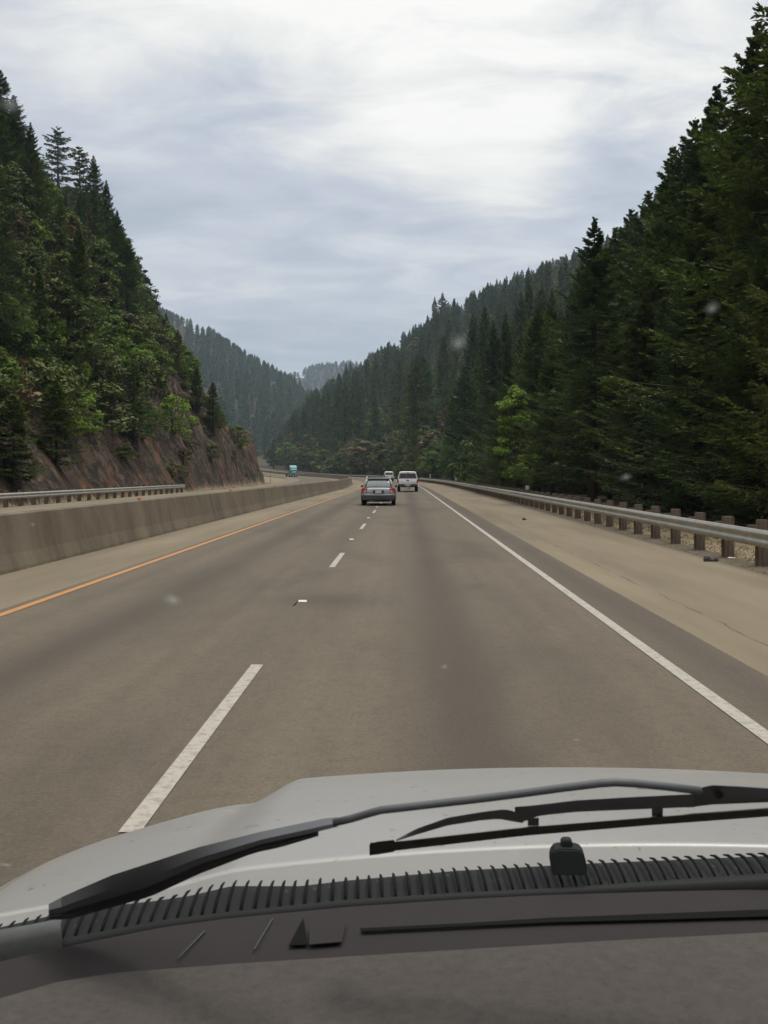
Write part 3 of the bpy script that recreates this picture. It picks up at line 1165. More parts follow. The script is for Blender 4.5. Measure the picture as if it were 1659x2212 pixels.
def make_truck():
    """seen from the front: its nose is at y = 0 and it trails off to +y"""
    r = empty('truck')
    body_loft([(.0, .52, .75, 1.55, .05), (.15, .62, .65, 1.72, .06), (1.2, .78, .62, 1.85, .08), (1.9, .95, .62, 1.95, .08)], 'hood', MAT['teal_paint'], r, p=5)
    MB().box((0, -.02, 1.18), (.82, .06, .86), .03).build('grille', MAT['chrome'], r)
    cab = body_loft([(1.75, 1.10, .8, 2.5, .04), (2.1, 1.20, .8, 2.75, .05), (3.4, 1.22, .8, 2.9, .03), (5.2, 1.22, .8, 3.0, .0)], 'cab', MAT['teal_paint'], r, p=6)
    MB().loft([[(-1.0, 1.70, 1.92), (1.0, 1.70, 1.92), (1.0, 1.8, 1.92), (-1.0, 1.8, 1.92)], [(-.95, 1.90, 2.48), (.95, 1.90, 2.48), (.95, 2.0, 2.48), (-.95, 2.0, 2.48)]]).build('windshield', MAT['dark_glass'], cab)
    body_loft([(2.3, .95, 2.6, 2.95, .0), (2.9, 1.15, 2.6, 3.5, .0), (4.0, 1.25, 2.6, 3.95, .0), (4.9, 1.27, 2.6, 4.05, .0)], 'roof_fairing', MAT['teal_paint'], r, p=6)
    MB().box((0, -.25, .55), (2.35, .3, .42), .06).build('bumper', MAT['chrome'], r)
    for s in (-1, 1):
        MB().box((s * .98, .8, 1.05), (.42, 1.3, .55), .12).build('fender', MAT['steel_grey'], r)
        MB().box((s * .80, .08, 1.02), (.26, .1, .20), .03).build('headlight', MAT['plate'], r)
        MB().box((s * 1.48, 1.9, 2.15), (.24, .12, .75), .04).build('mirror', MAT['steel_grey'], r)
        MB().cyl((s * 1.32, 3.3, 1.0), (s * 1.32, 3.3, 4.1), .08, seg=12).build('exhaust_stack', MAT['chrome'], r)
        wheel(r, s * 1.02, .85, .52, .3)
        for y in (6.0, 7.4, 14.5, 15.8):
            wheel(r, s * .98, y, .52, .5)
    MB().box((0, 11.5, 1.35), (2.4, 10.5, .30), .04).build('flatbed', MAT['dark_metal'], r)
    MB().box((0, 6.4, 2.1), (2.4, .12, 1.5), .03).build('headboard', MAT['dark_metal'], r)
    return r


def put(o, u, y, dyaw=0.0, flip=False):
    px, py = center_pt(u, y)
    o.location = (px, py, float(prof(y)) + .012)
    hd = math.atan(2 * .00043 * max(0, y - 100))
    o.rotation_euler = (0, 0, hd + dyaw)


wg = make_wagon()
put(wg, -1.31, 51.5, R(.8))
tag(wg, 'silver station wagon with dark lower cladding and roof rails straddling the lane dashes', 'car')
pk = make_pickup()
put(pk, .42, 91)
tag(pk, 'white pickup truck with white canopy and dark rear window in the right lane', 'pickup')
sv = make_suv()
put(sv, .95, 193)
tag(sv, 'small far white vehicle ahead of the pickup with red tail lamps', 'van')
tk = make_truck()
put(tk, -13.4, 337)
tk.rotation_euler[2] += R(2)
tag(tk, 'teal lorry with tall roof fairing coming down the opposing carriageway', 'truck')


# ------------------------------------------------------------------ trees: shapes
def tube_np(p0, p1, r0, r1, seg=5):
    p0, p1 = np.asarray(p0, float), np.asarray(p1, float)
    d = p1 - p0
    d /= np.linalg.norm(d) + 1e-9
    a = np.cross(d, [0, 0, 1.0] if abs(d[2]) < .9 else [1.0, 0, 0])
    a /= np.linalg.norm(a)
    b = np.cross(d, a)
    ang = np.arange(seg) * 2 * np.pi / seg
    ring = np.cos(ang)[:, None] * a + np.sin(ang)[:, None] * b
    v = np.concatenate([p0 + ring * r0, p1 + ring * r1])
    i = np.arange(seg)
    f = np.stack([i, (i + 1) % seg, (i + 1) % seg + seg, i + seg], -1)
    return v, f


def join(parts):
    V, Fs, off = [], [], 0
    for v, f in parts:
        V.append(v)
        Fs.append(f + off)
        off += len(v)
    return np.concatenate(V), np.concatenate(Fs)


def conifer(seed, H=20, Rr=4.2, nb=90, nt=16, ntf=4, tl=.5, tw=.14, base=.08, power=.8, droop=.25, pine=False, limbs=True, gaps=.0):
    g = np.random.default_rng(seed)
    i = np.arange(nb)
    t = base + (1 - base) * ((i + g.random(nb) * .8) / nb) ** (.92)
    t = np.clip(t, 0, .995)
    rel = (1 - t) / (1 - base)
    if pine:
        L = Rr * np.sin(np.pi * np.clip(rel, 0, 1) ** .8 * .93 + .05) * g.uniform(.45, 1.15, nb) + .3
    else:
        L = Rr * rel ** power * g.uniform(.55, 1.22, nb) * (1 - .35 * np.clip((rel - .85) / .15, 0, 1)) + .06
    if gaps:
        L = np.where(g.random(nb) < gaps, L * .35, L)
    az = i * 2.39996 + g.uniform(-.5, .5, nb)
    pit = np.tan(np.radians(np.where(pine, 18, -4 + 38 * t ** 2.2) + g.uniform(-9, 9, nb)))
    z0 = t * H
    ca, sa = np.cos(az), np.sin(az)

    def along(b, s):
        h = L[b] * s
        z = z0[b] + L[b] * (pit[b] * s - droop * s * (1.05 - s) * 1.6 + .22 * np.maximum(0, s - .6) ** 1.2)
        return np.stack([ca[b] * h, sa[b] * h, z], -1)
    B = np.repeat(i, nt)
    S = np.tile((np.arange(nt) + .5) / nt, nb)
    S = np.clip(.12 + .90 * S + g.uniform(-.03, .03, len(S)), 0, 1)
    side = np.tile(np.where(np.arange(nt) % 2 == 0, 1, -1), nb)
    P = along(B, S)
    P2 = along(B, np.minimum(S + .03, 1.03))
    ax = P2 - P
    ax /= np.linalg.norm(ax, axis=1)[:, None] + 1e-9
    hor = np.stack([-ax[:, 1], ax[:, 0], np.zeros(len(ax))], -1)
    hor /= np.linalg.norm(hor, axis=1)[:, None] + 1e-9
    ang = np.radians(g.uniform(38, 68, len(S)))
    ang = np.where(S > .96, ang * .25, ang)
    td = ax * np.cos(ang)[:, None] + hor * (side * np.sin(ang))[:, None]
    td[:, 2] -= g.uniform(-.05, .30, len(S))
    tipf = np.clip(.30 + rel[B] * 4.5, .30, 1)
    tlen = (np.minimum(L[B] * .46, .55 + L[B] * .22) * (1.08 - .75 * S) * g.uniform(.6, 1.25, len(S)) + .12) * tipf
    # tufts along each twig
    K = len(S)
    q = (np.arange(ntf) + .15)[None, :] / ntf + g.uniform(-.08, .08, (K, ntf))
    C = P[:, None, :] + td[:, None, :] * (tlen[:, None] * q)[..., None]
    C[..., 2] -= .18 * (tlen[:, None] * q) ** 2 / (tlen[:, None] + .1)
    C = C.reshape(-1, 3) + g.normal(0, .02, (K * ntf, 3))
    D = np.repeat(td, ntf, 0) + g.normal(0, .28, (K * ntf, 3))
    D /= np.linalg.norm(D, axis=1)[:, None]
    Sd = np.cross(D, np.array([0, 0, 1.0])) + g.normal(0, .35, (K * ntf, 3))
    Sd -= D * np.sum(Sd * D, 1)[:, None]
    Sd /= np.linalg.norm(Sd, axis=1)[:, None] + 1e-9
    ll = tl * g.uniform(.7, 1.35, K * ntf) * np.repeat(tipf, ntf)
    ww = tw * g.uniform(.7, 1.3, K * ntf) * np.repeat(tipf, ntf) ** .5
    up = np.cross(D, Sd)
    a = C - D * (ll * .15)[:, None]
    m1 = C + D * (ll * .42)[:, None]
    e = C + D * ll[:, None]
    V = np.stack([a, m1 + Sd * ww[:, None] - up * (ww * .35)[:, None], e, m1 - Sd * ww[:, None] - up * (ww * .35)[:, None]], 1).reshape(-1, 3)
    Fq = np.arange(len(V)).reshape(-1, 4)
    # a leader of upright tufts
    nl = 10
    tz = np.linspace(.93, 1.0, nl)
    lead = []
    for k in range(nl):
        c = np.array([0, 0, tz[k] * H])
        d = np.array([g.normal(0, .3), g.normal(0, .3), 1.0])
        s_ = np.array([d[1], -d[0], 0]) + 1e-3
        s_ = s_ / np.linalg.norm(s_)
        lead.append(np.stack([c, c + d * tl * .3 + s_ * tw * .5, c + d * tl * .7, c + d * tl * .3 - s_ * tw * .5]))
    V = np.concatenate([V] + lead)
    Fq = np.arange(len(V)).reshape(-1, 4)
    crown = (V, Fq)
    parts = []
    zs = [-1.2, .25 * H, .6 * H, .97 * H]
    rr = [H * .0155, H * .012, H * .0065, .02]
    for k in range(3):
        parts.append(tube_np((0, 0, zs[k]), (0, 0, zs[k + 1]), rr[k], rr[k + 1], 8))
    if limbs:
        for b in range(0, nb):
            p = along(np.array([b, b, b]), np.array([0.0, .5, .97]))
            r0 = .012 * L[b] + .012
            parts.append(tube_np(p[0], p[1], r0, r0 * .6, 4))
            parts.append(tube_np(p[1], p[2], r0 * .6, .006, 4))
        if not pine and base > .1:
            for k in range(14):        # dead stubs below the crown
                a_ = g.random() * 6.28
                z = H * base * g.uniform(.3, 1)
                l_ = g.uniform(.4, 1.6)
                parts.append(tube_np((0, 0, z), (math.cos(a_) * l_, math.sin(a_) * l_, z - .25 * l_), .02, .006, 4))
    trunk = join(parts)
    return crown, trunk


def broadleaf(seed, H=8, Rr=2.6, ncl=60, nleaf=120, ls=.16, base=.15, tall=1.0, spread=.5, narrow_top=True):
    g = np.random.default_rng(seed)
    cl = []
    for k in range(ncl):
        f = g.random() ** .8
        z = H * (base + (1 - base) * f)
        w = math.sin(math.pi * min(1, (f * .86 + .14))) ** .7 if narrow_top else (1 - abs(2 * f - 1) ** 2.5) ** .5
        rad = Rr * w * math.sqrt(g.uniform(.12, 1.0)) * g.uniform(.75, 1.15)
        a = g.random() * 2 * math.pi
        cl.append((rad * math.cos(a), rad * math.sin(a), z))
    cl = np.array(cl)
    crad = spread * Rr * g.uniform(.28, .62, ncl)
    C = np.repeat(cl, nleaf, 0)
    d = g.normal(0, 1, (len(C), 3))
    d /= np.linalg.norm(d, axis=1)[:, None]
    rr = np.repeat(crad, nleaf) * g.random(len(C)) ** .45
    C = C + d * rr[:, None] * np.array([1, 1, .62])
    nrm = d * .6 + np.array([0, 0, .7]) + g.normal(0, .5, (len(C), 3))
    nrm /= np.linalg.norm(nrm, axis=1)[:, None]
    a = np.cross(nrm, g.normal(0, 1, (len(C), 3)))
    a /= np.linalg.norm(a, axis=1)[:, None] + 1e-9
    b = np.cross(nrm, a)
    s = ls * g.uniform(.6, 1.3, len(C))
    V = np.stack([C - a * s[:, None], C + b * (s * .6)[:, None], C + a * s[:, None], C - b * (s * .6)[:, None]], 1).reshape(-1, 3)
    crown = (V, np.arange(len(V)).reshape(-1, 4))
    parts = [tube_np((0, 0, -.6), (0, 0, H * .35), H * .018 + .02, H * .013 + .01, 7), tube_np((0, 0, H * .35), (g.normal(0, .1), g.normal(0, .1), H * .8), H * .013 + .01, .02, 6)]
    for k in range(0, ncl, 2):
        z = max(.12 * H, min(cl[k][2] * .6, .72 * H))
        parts.append(tube_np((0, 0, z), cl[k], .012 * H * .5 + .012, .008, 4))
    return crown, join(parts)


def mk(name, ct, leafmat):
    (cv, cf), (tv, tf) = ct
    c = mesh_np(name + '_crown', cv, cf, MAT[leafmat])
    tr = mesh_np(name + '_trunk', tv, tf, MAT['bark'], smooth=True)
    # both together, for distant woodland
    allm = mesh_np(name + '_whole', np.concatenate([cv, tv]), np.concatenate([cf, tf + len(cv)]), [MAT[leafmat], MAT['bark']],
                   mi=np.concatenate([np.zeros(len(cf)), np.ones(len(tf))]))
    return dict(crown=c, trunk=tr, whole=allm, H=None, n=len(cf))


KIND = {}
for k in range(4):
    d = mk(f'fir_near{k}', conifer(100 + k, 22, [5.6, 5.0, 6.2, 5.2][k], 155, 34, 13, .18, .040, base=[.05, .1, .04, .12][k], power=[.95, 1.05, .9, 1.0][k], droop=.30, gaps=.06), 'needles')
    d['H'] = 22
    KIND[f'near{k}'] = d
for k in range(5):
    d = mk(f'fir_mid{k}', conifer(200 + k, 22, [4.4, 3.7, 5.0, 3.4, 4.1][k], 92, 20, 6, .42, .10, base=[.06, .14, .05, .2, .08][k], power=[.95, 1.05, .85, .9, 1.0][k], gaps=.08), 'needles_mid')
    d['H'] = 22
    KIND[f'mid{k}'] = d
for k in range(5):
    d = mk(f'fir_far{k}', conifer(300 + k, 22, [4.0, 3.4, 4.5, 3.2, 3.8][k], 56, 9, 2, 1.05, .38, base=[.04, .1, .05, .12, .06][k], power=.95, limbs=False, gaps=.08), 'needles_far')
    d['H'] = 22
    KIND[f'far{k}'] = d
for k in range(2):
    d = mk(f'pine{k}', conifer(400 + k, 26, 4.6, 52, 16, 5, .6, .15, base=.24, power=.55, droop=.05, gaps=.3), 'needles')
    d['H'] = 26
    KIND[f'pine{k}'] = d
d = mk('dead_fir', conifer(450, 20, 2.6, 55, 10, 2, .5, .07, base=.12, gaps=.3), 'needles_dead')
d['H'] = 20
KIND['dead'] = d
for nm, sd_, mt in (('light', 480, 'leaf_light'), ('green', 500, 'leaf_green'), ('olive', 520, 'leaf_olive'), ('brown', 540, 'leaf_brown'), ('bright', 560, 'leaf_bright')):
    for k in range(2):
        d = mk(f'{nm}_tree{k}', broadleaf(sd_ + k, 9, 3.0, 60, 80, .20, base=.12 + .08 * k), mt)
        d['H'] = 9
        KIND[f'{nm}{k}'] = d
        d = mk(f'{nm}_bush{k}', broadleaf(sd_ + 7 + k, 2.6, 1.7, 26, 60, .12, base=.05, spread=.6), mt)
        d['H'] = 2.6
        KIND[f'{nm}_bush{k}'] = d
d = mk('maple_right', broadleaf(601, 9, 1.7, 62, 150, .13, base=.04, spread=.62, narrow_top=False), 'leaf_bright')
d['H'] = 9
KIND['maple_right'] = d
d = mk('maple_left', broadleaf(602, 11, 4.2, 90, 190, .15, base=.10, spread=.5), 'leaf_light')
d['H'] = 11
KIND['maple_left'] = d
d = mk('young_fir', conifer(610, 10, 2.6, 90, 22, 5, .28, .07, base=.04, power=.75, droop=.05), 'leaf_green')
d['H'] = 10
KIND['young_fir'] = d

# ------------------------------------------------------------------ trees: where they stand
def scatter(n, xf, yf):
    return xf(rng.random(n)), yf(rng.random(n))


TREES = []     # dict(kind, x, y, z, h, rz, wide, tag)


def add(kind, x, y, h, label=None, zoff=0.0, wide=1.0, rz=None, cat=None, name=None, group=None, tilt=0.0):
    TREES.append(dict(kind=kind, x=x, y=y, z=g1(x, y) + zoff, h=h, rz=random.uniform(0, 6.28) if rz is None else rz, wide=wide,
                      label=label, cat=cat, name=name, group=group, tilt=tilt, must=label is not None))


def add_top(kind, px, top, y, label=None, **kw):
    x = px2a(px) * y
    z = g1(x, y)
    h = EYE + (VPY - top) / F * y - z
    add(kind, x, y, h, label, **kw)


def add_base(kind, px, top, base, label=None, **kw):
    """stands where the sight line to its foot meets the ground"""
    yy = np.arange(30, 420, .5)
    x = px2a(px) * yy
    z = terrain(x, yy)
    lz = EYE + (VPY - base) / F * yy
    hit = np.nonzero(z >= lz)[0]
    y = float(yy[hit[0]]) if len(hit) else 200.0
    x = px2a(px) * y
    add(kind, x, y, (base - top) / F * y + .2, label, **kw)


# individual trees the photograph singles out
add_top('near2', 1712, -70, 37, 'huge dark fir at the right edge whose boughs reach out against the sky', wide=1.35, rz=.4)
add_top('near1', 1322, 500, 98, 'fir filling the gap right behind the knobbly topped fir', wide=1.5, rz=.5)
add_top('near2', 1356, 462, 104, 'taller fir in the gap between the knobbly topped and broad pointed firs', wide=1.5, rz=3.5)
add_top('near0', 1392, 425, 92, 'fir just left of and behind the broad pointed fir', wide=1.5, rz=5.1)
add_top('near3', 1532, 205, 50, 'fir with a thin leaning spire between the ragged fir and the broad pointed one', wide=1.3, rz=.9)
add_top('near2', 1488, 275, 56, 'lower fir close behind the broad pointed fir', wide=1.2, rz=2.4)
add_top('near0', 1615, 75, 46, 'tall fir with ragged boughs against the sky, beside the huge edge fir', wide=1.2, rz=2.0)
add_top('near1', 1441, 332, 62, 'broad fir with a pointed top standing clear of the forest skyline on the right', wide=1.35, rz=1.0)
add_top('near3', 1278, 478, 56, 'dark fir with knobbly spire top, bare foot behind the guardrail', wide=1.28, rz=4.1)
add_top('near0', 1500, 560, 40, 'dense dark fir low behind the nearest guardrail posts', wide=1.5, rz=5)
add_top('near2', 1640, 520, 33, 'low dark fir at the right edge just above the nearest rail', wide=1.3, rz=3)
add_top('near1', 1385, 640, 48, 'short dense fir between the knobbly topped fir and the nearest posts', wide=1.5, rz=.2)
add_top('near3', 1190, 760, 66, 'shorter dark fir right behind the bright green maple', wide=1.5, rz=1.3)
add_top('near2', 1085, 850, 84, 'small bluish fir left of and behind the bright green maple', wide=1.4, rz=2.2)
add_top('maple_right', 1112, 838, 76, 'bright yellow green maple sapling column in front of the dark firs', rz=1.0, cat='maple', name='maple_tree')
add_top('olive_bush0', 992, 965, 178, 'rounded olive green bush by the marker post on the right', cat='bush', name='bush', wide=.95)
add_top('green_bush1', 1030, 950, 140, 'rounded green bush left of the bluish fir', cat='bush', name='bush', wide=.9)
add_top('brown_bush0', 1010, 1026, 142, 'rust brown bush behind the right guardrail', cat='bush', name='bush', wide=.9)
add_top('brown1', 787, 955, 352, 'round brown leafed tree at the bend behind the silver wagon', cat='broadleaf tree', name='broadleaf_tree', wide=2.0)
add_top('bright1', 765, 1000, 378, 'small yellow green bush under the round brown tree', cat='bush', name='bush', wide=2.0)
add_top('olive1', 665, 940, 485, 'tall pale olive tree at the bend above the teal lorry', cat='broadleaf tree', name='broadleaf_tree', wide=1.2)
add_top('olive0', 590, 962, 562, 'olive tree at the left end of the tree line beyond the bend', cat='broadleaf tree', name='broadleaf_tree', wide=1.5)
add_top('olive0', 890, 775, 640, 'yellowish round tree standing out in the fir slope on the right', cat='broadleaf tree', name='broadleaf_tree', wide=1.0)
add_top('dead', 985, 775, 560, 'grey brown dead fir in the middle of the right slope', cat='conifer', name='conifer_tree', wide=1.7)
add_top('dead', 1010, 770, 540, 'dead brown fir beside the grey brown one on the right slope', cat='conifer', name='conifer_tree', wide=1.5)
add_top('brown0', 975, 880, 300, 'brownish leafy tree low on the right slope above the guardrail', cat='broadleaf tree', name='broadleaf_tree', wide=1.4)
add_top('mid0', 757, 778, 880, 'lone tall conifer poking into the gap between the hills', wide=.9)
add_top('mid3', 748, 785, 870, 'slim conifer beside the lone tall one in the gap', wide=.8)
add_top('mid2', 955, 636, 700, 'broad pointed conifer on the skyline of the right slope', wide=1.2)
add_top('mid1', 938, 645, 705, 'slim conifer left of the broad pointed one on the skyline', wide=1.0)

for px_, tp_, yy_, kk_, lb_, wd_ in ((622, 958, 525, 'light0', 'pale green tree left of the teal lorry', 1.5), (700, 972, 442, 'light1', 'pale green tree between the lorry and the barrier end', 1.5),
                                    (722, 990, 415, 'olive_bush0', 'low olive bush over the barrier end', 2.0), (820, 985, 320, 'green1', 'green tree behind the roof of the silver wagon', 1.4),
                                    (868, 1000, 262, 'light0', 'low light green tree behind the white pickup', 1.7), (935, 975, 220, 'light1', 'rounded light green tree right of the white pickup', 1.4),
                                    (905, 900, 420, 'olive0', 'olive tree on the slope above the white pickup', 1.2), (812, 880, 470, 'light1', 'light green tree on the slope above the silver wagon', 1.3),
                                    (1040, 800, 380, 'olive1', 'olive tree on the slope left above the green maple', 1.1), (925, 860, 430, 'brown1', 'brown leafy tree on the slope above the guardrail bend', 1.3)):
    add_top(kk_, px_, tp_, yy_, lb_, cat='bush' if 'bush' in kk_ else 'broadleaf tree', name='bush' if 'bush' in kk_ else 'broadleaf_tree', wide=wd_)

# left spur
add_base('pine0', 130, 283, 470, 'tall pine with bare trunk and sky showing through, left of its twin', cat='pine', name='pine_tree', wide=1.5)
add_base('pine1', 177, 328, 505, 'second tall bare trunked pine, next to the dense dark fir', cat='pine', name='pine_tree', wide=1.5)
add_base('near0', 207, 345, 560, 'dense dark fir on the spur skyline beside the two bare trunked pines', wide=1.1)
add_base('near1', 234, 405, 620, 'dark fir stepping down the spur skyline', wide=1.1)
add_base('near3', 256, 465, 660, 'third dark fir down the spur skyline, with upturned bough tips', wide=1.2)
add_base('near2', 276, 530, 720, 'lowest of the big dark firs on the spur skyline', wide=1.5)
add_base('near2', 8, 172, 420, 'tallest fir group member at the left edge of the picture', wide=1.3)
add_base('near0', 36, 222, 460, 'large fir right of the tallest one at the left edge', wide=1.3)
add_base('near1', 72, 280, 500, 'fir with one long bough against the sky near the left edge', wide=1.2)
add_base('brown0', 122, 465, 545, 'rust coloured tree high on the spur below the pines', cat='broadleaf tree', name='broadleaf_tree', wide=1.3)
add_base('brown1', 210, 640, 690, 'rust coloured smaller tree halfway down the left spur', cat='broadleaf tree', name='broadleaf_tree', wide=1.3)
add_base('mid1', 339, 650, 730, 'small slender fir alone on the spur skyline', wide=1.0)
add_base('mid0', 360, 680, 760, 'small fir lower on the spur skyline', wide=1.2)
add_base('mid2', 385, 715, 810, 'dark bent fir on the spur edge before the far hill', wide=1.2)
add_top('maple_left', 28, 650, 74, 'large light green leafy tree on the bank at the left edge', cat='maple', name='maple_tree', wide=1.0)
add_base('young_fir', 25, 865, 1050, 'light green young fir above the guardrail at the left edge', wide=1.4)
add_base('young_fir', 118, 830, 1010, 'young fir on the bank right of the light green leafy tree', wide=1.3)
add_base('mid2', 288, 800, 965, 'dark fir on the bank above the bare rock', wide=1.5)
add_base('mid4', 238, 800, 925, 'bushy fir left of the dark one above the bare rock', wide=1.5)
add_base('mid0', 460, 835, 935, 'small dark fir near the nose of the rock cut', wide=1.9)
add_base('mid3', 425, 800, 900, 'small fir a step up from the nose of the rock cut', wide=1.7)
add_base('bright0', 172, 750, 860, 'slim bright green sapling on the bank', cat='sapling', name='sapling_tree', wide=.6)
add_base('bright_bush0', 228, 862, 900, 'small bright green bush on the bank above the straw coloured rock', cat='bush', name='bush', wide=.9)
add_base('bright_bush1', 372, 868, 945, 'bright green bush growing on the bare rock cut', cat='bush', name='bush', wide=1.0)
add_base('bright_bush0', 430, 855, 900, 'light green bush on the rock cut edge below the small dark fir', cat='bush', name='bush', wide=.9)
add_base('green_bush0', 514, 925, 965, 'green bush at the nose of the rock cut', cat='bush', name='bush', wide=1.2)
add_base('olive_bush0', 190, 905, 950, 'olive bush on the lower bank', cat='bush', name='bush', wide=1.0)
for px_, tp_, bs_, kk_, lb_ in ((300, 735, 815, 'light0', 'pale green tree at mid height of the spur above the rock'), (348, 775, 850, 'light1', 'light green tree at the upper rim of the bare rock'),
                                (408, 765, 840, 'light0', 'light green tree on the spur edge above the bare rock'), (250, 690, 780, 'light1', 'light green tree in the middle of the left spur'),
                                (105, 700, 800, 'light0', 'light green tree right of the large leafy one at the left edge'), (70, 540, 640, 'olive0', 'olive tree under the firs near the left edge'),
                                (310, 600, 690, 'olive1', 'rounded olive tree just below the spur skyline')):
    add_base(kk_, px_, tp_, bs_, lb_, cat='broadleaf tree', name='broadleaf_tree', wide=1.1)
for px_, tp_, bs_, kk_, lb_ in ((150, 915, 950, 'bright_bush0', 'small yellow green bush above the guardrail on the left'), (330, 900, 940, 'green_bush0', 'green bush on the ledge of the rock cut'),
                                (455, 965, 995, 'olive_bush1', 'olive bush low on the rock cut near its nose'), (270, 965, 1000, 'olive_bush0', 'olive bush low on the rock cut above the rail end'),
                                (395, 975, 1005, 'brown_bush0', 'brown bush low on the rock cut past the rail end')):
    add_base(kk_, px_, tp_, bs_, lb_, cat='bush', name='bush', wide=1.3)
add_base('bright_bush1', 185, 690, 740, 'yellow green bush patch halfway up the left spur', cat='bush', name='bush', wide=1.2)


def fill(n, X, Y, cap, kinds, probs, hmin, hmax, keep=lambda x, y, z: True, minf=.38, lim=.445, area='right', jit=.80, wmul=1.0):
    Z = terrain(X, Y)
    CZ = cap_z(cap, X, Y)
    ks = rng.choice(len(kinds), n, p=np.array(probs) / sum(probs))
    for k in range(n):
        x, y, z = X[k], Y[k], Z[k]
        if not (-lim * 1.15 < x / y < lim * 1.1) or not keep(x, y, z):
            continue
        kd = kinds[ks[k]]
        lo, hi = (hmin, hmax) if isinstance(hmin, (int, float)) else (hmin[ks[k]], hmax[ks[k]])
        h0 = rng.uniform(lo, hi)
        h = min(h0, (CZ[k] - z) * rng.uniform(jit, 1.0))
        if h < minf * h0:
            continue
        TREES.append(dict(kind=kd, x=x, y=y, z=z - .2, h=h, rz=rng.uniform(0, 6.28), wide=rng.uniform(.85, 1.25) * wmul, label=None, cat=None,
                          name=None, group=None, tilt=0.0, must=False, area=area))


def jgrid(x0, x1, y0, y1, s, j=.9):
    xs, ysr = np.meshgrid(np.arange(x0, x1, s), np.arange(y0, y1, s))
    xs = xs + rng.uniform(-j / 2, j / 2, xs.shape) * s
    ysr = ysr + rng.uniform(-j / 2, j / 2, ysr.shape) * s
    return xs.ravel(), ysr.ravel()


# right: firs on the bench and the lower slope
X, Y = jgrid(10, 90, 26, 190, 5.2)
fill(len(X), X, Y, CAP_R, ['N', 'green1', 'olive1'], [.95, .02, .03], [13, 6, 6], [25, 10, 10],
     keep=lambda x, y, z: x + float(cshift(y)) > 11.5 + max(0, (y - 90)) * .02 + 1.5 * math.sin(y * .3))
# right slope
X, Y = jgrid(-260, 330, 190, 560, 10.4)
fill(len(X), X, Y, CAP_R, ['N', 'olive0', 'green0', 'brown0', 'dead'], [.74, .12, .06, .05, .03], [19, 12, 10, 9, 14], [37, 22, 19, 17, 28], minf=.5,
     keep=lambda x, y, z: x + float(cshift(y)) > 13)
X, Y = jgrid(-330, 520, 560, 1290, 16.0)
fill(len(X), X, Y, CAP_R, ['N', 'olive0', 'brown1', 'dead'], [.85, .09, .04, .02], [28, 18, 15, 18], [52, 30, 24, 36], minf=.45,
     keep=lambda x, y, z: x + float(cshift(y)) > 14 and x / y > -.13)
# the leafy fringe at the bend
X, Y = jgrid(-110, 12, 215, 520, 6.0)
fill(len(X), X, Y, CAP_R, ['olive1', 'green1', 'N', 'olive_bush1'], [.4, .25, .25, .1], [6, 6, 9, 2], [13, 13, 17, 4],
     keep=lambda x, y, z: 10.5 < x + float(cshift(y)) < 26, minf=.2)
# left spur
BARE = np.array([(-400, 1010), (0, 985), (60, 950), (150, 955), (200, 890), (250, 930), (300, 955), (318, 900), (328, 830), (400, 872), (450, 925), (490, 905), (545, 965)], float)


def in_bare(x, y, z):
    px = VPX + x / y * F
    py = VPY - (z - EYE) / y * F
    return px < 560 and py > np.interp(px, BARE[:, 0], BARE[:, 1])


def on_spur(x, y, z):
    v = -(x + min(float(cshift(y)), 1.8)) - 21.9
    yn = 166 + 1.6 * max(v, 0)
    if v < 1.2 or y > yn + 14:
        return False
    top = .2 + 9.3 * float(sstep(86, 118, y))
    if v < top:
        return False
    return True


X, Y = jgrid(-190, -24, 52, 400, 4.7)
fill(len(X), X, Y, CAP_L, ['N', 'green0', 'olive0', 'brown0', 'dead', 'green1', 'bright1', 'light0'], [.42, .17, .17, .06, .025, .12, .03, .07], [8, 5, 5, 4, 9, 5, 4, 4], [20, 10, 10, 8, 17, 9, 6, 8],
     keep=lambda x, y, z: on_spur(x, y, z) and not in_bare(x, y, z) and (VPY - (z - EYE) / y * F < 640 or rng.random() < .45), minf=.25, area='left')
X, Y = jgrid(-75, -24, 52, 210, 2.9)
fill(len(X), X, Y, CAP_L, ['green_bush0', 'olive_bush1', 'brown_bush1', 'olive_bush0', 'green_bush1', 'light_bush0', 'bright_bush1'], [.24, .24, .12, .16, .08, .08, .08], 1.6, 4.6,
     keep=lambda x, y, z: on_spur(x, y, z) and rng.random() < (.5 if in_bare(x, y, z) else .98), minf=.2, area='left')
X, Y = jgrid(-45, -23.0, 52, 175, 2.4)
fill(len(X), X, Y, CAP_L, ['olive_bush0', 'brown_bush0', 'green_bush1', 'olive_bush1'], [.3, .35, .15, .2], .4, 1.9,
     keep=lambda x, y, z: not on_spur(x, y, z) and z > .6 and rng.random() < .6, minf=.2, area='left')
# the hill across the valley
X, Y = jgrid(-560, 60, 790, 1620, 11.5)
fill(len(X), X, Y, CAP_F, ['N', 'olive0', 'brown0'], [.90, .06, .04], [15, 8, 8], [27, 13, 12],
     keep=lambda x, y, z: -.34 < x / y < -.03 and (z > 14), minf=.2, area='far', jit=.7, wmul=1.35)
X, Y = jgrid(-520, 260, 2100, 2900, 17)
fill(len(X), X, Y, np.array([(0, 0), (3000, 0)], float), ['N'], [1], 11, 17, keep=lambda x, y, z: -.15 < x / y < .0, area='far', wmul=2.3)

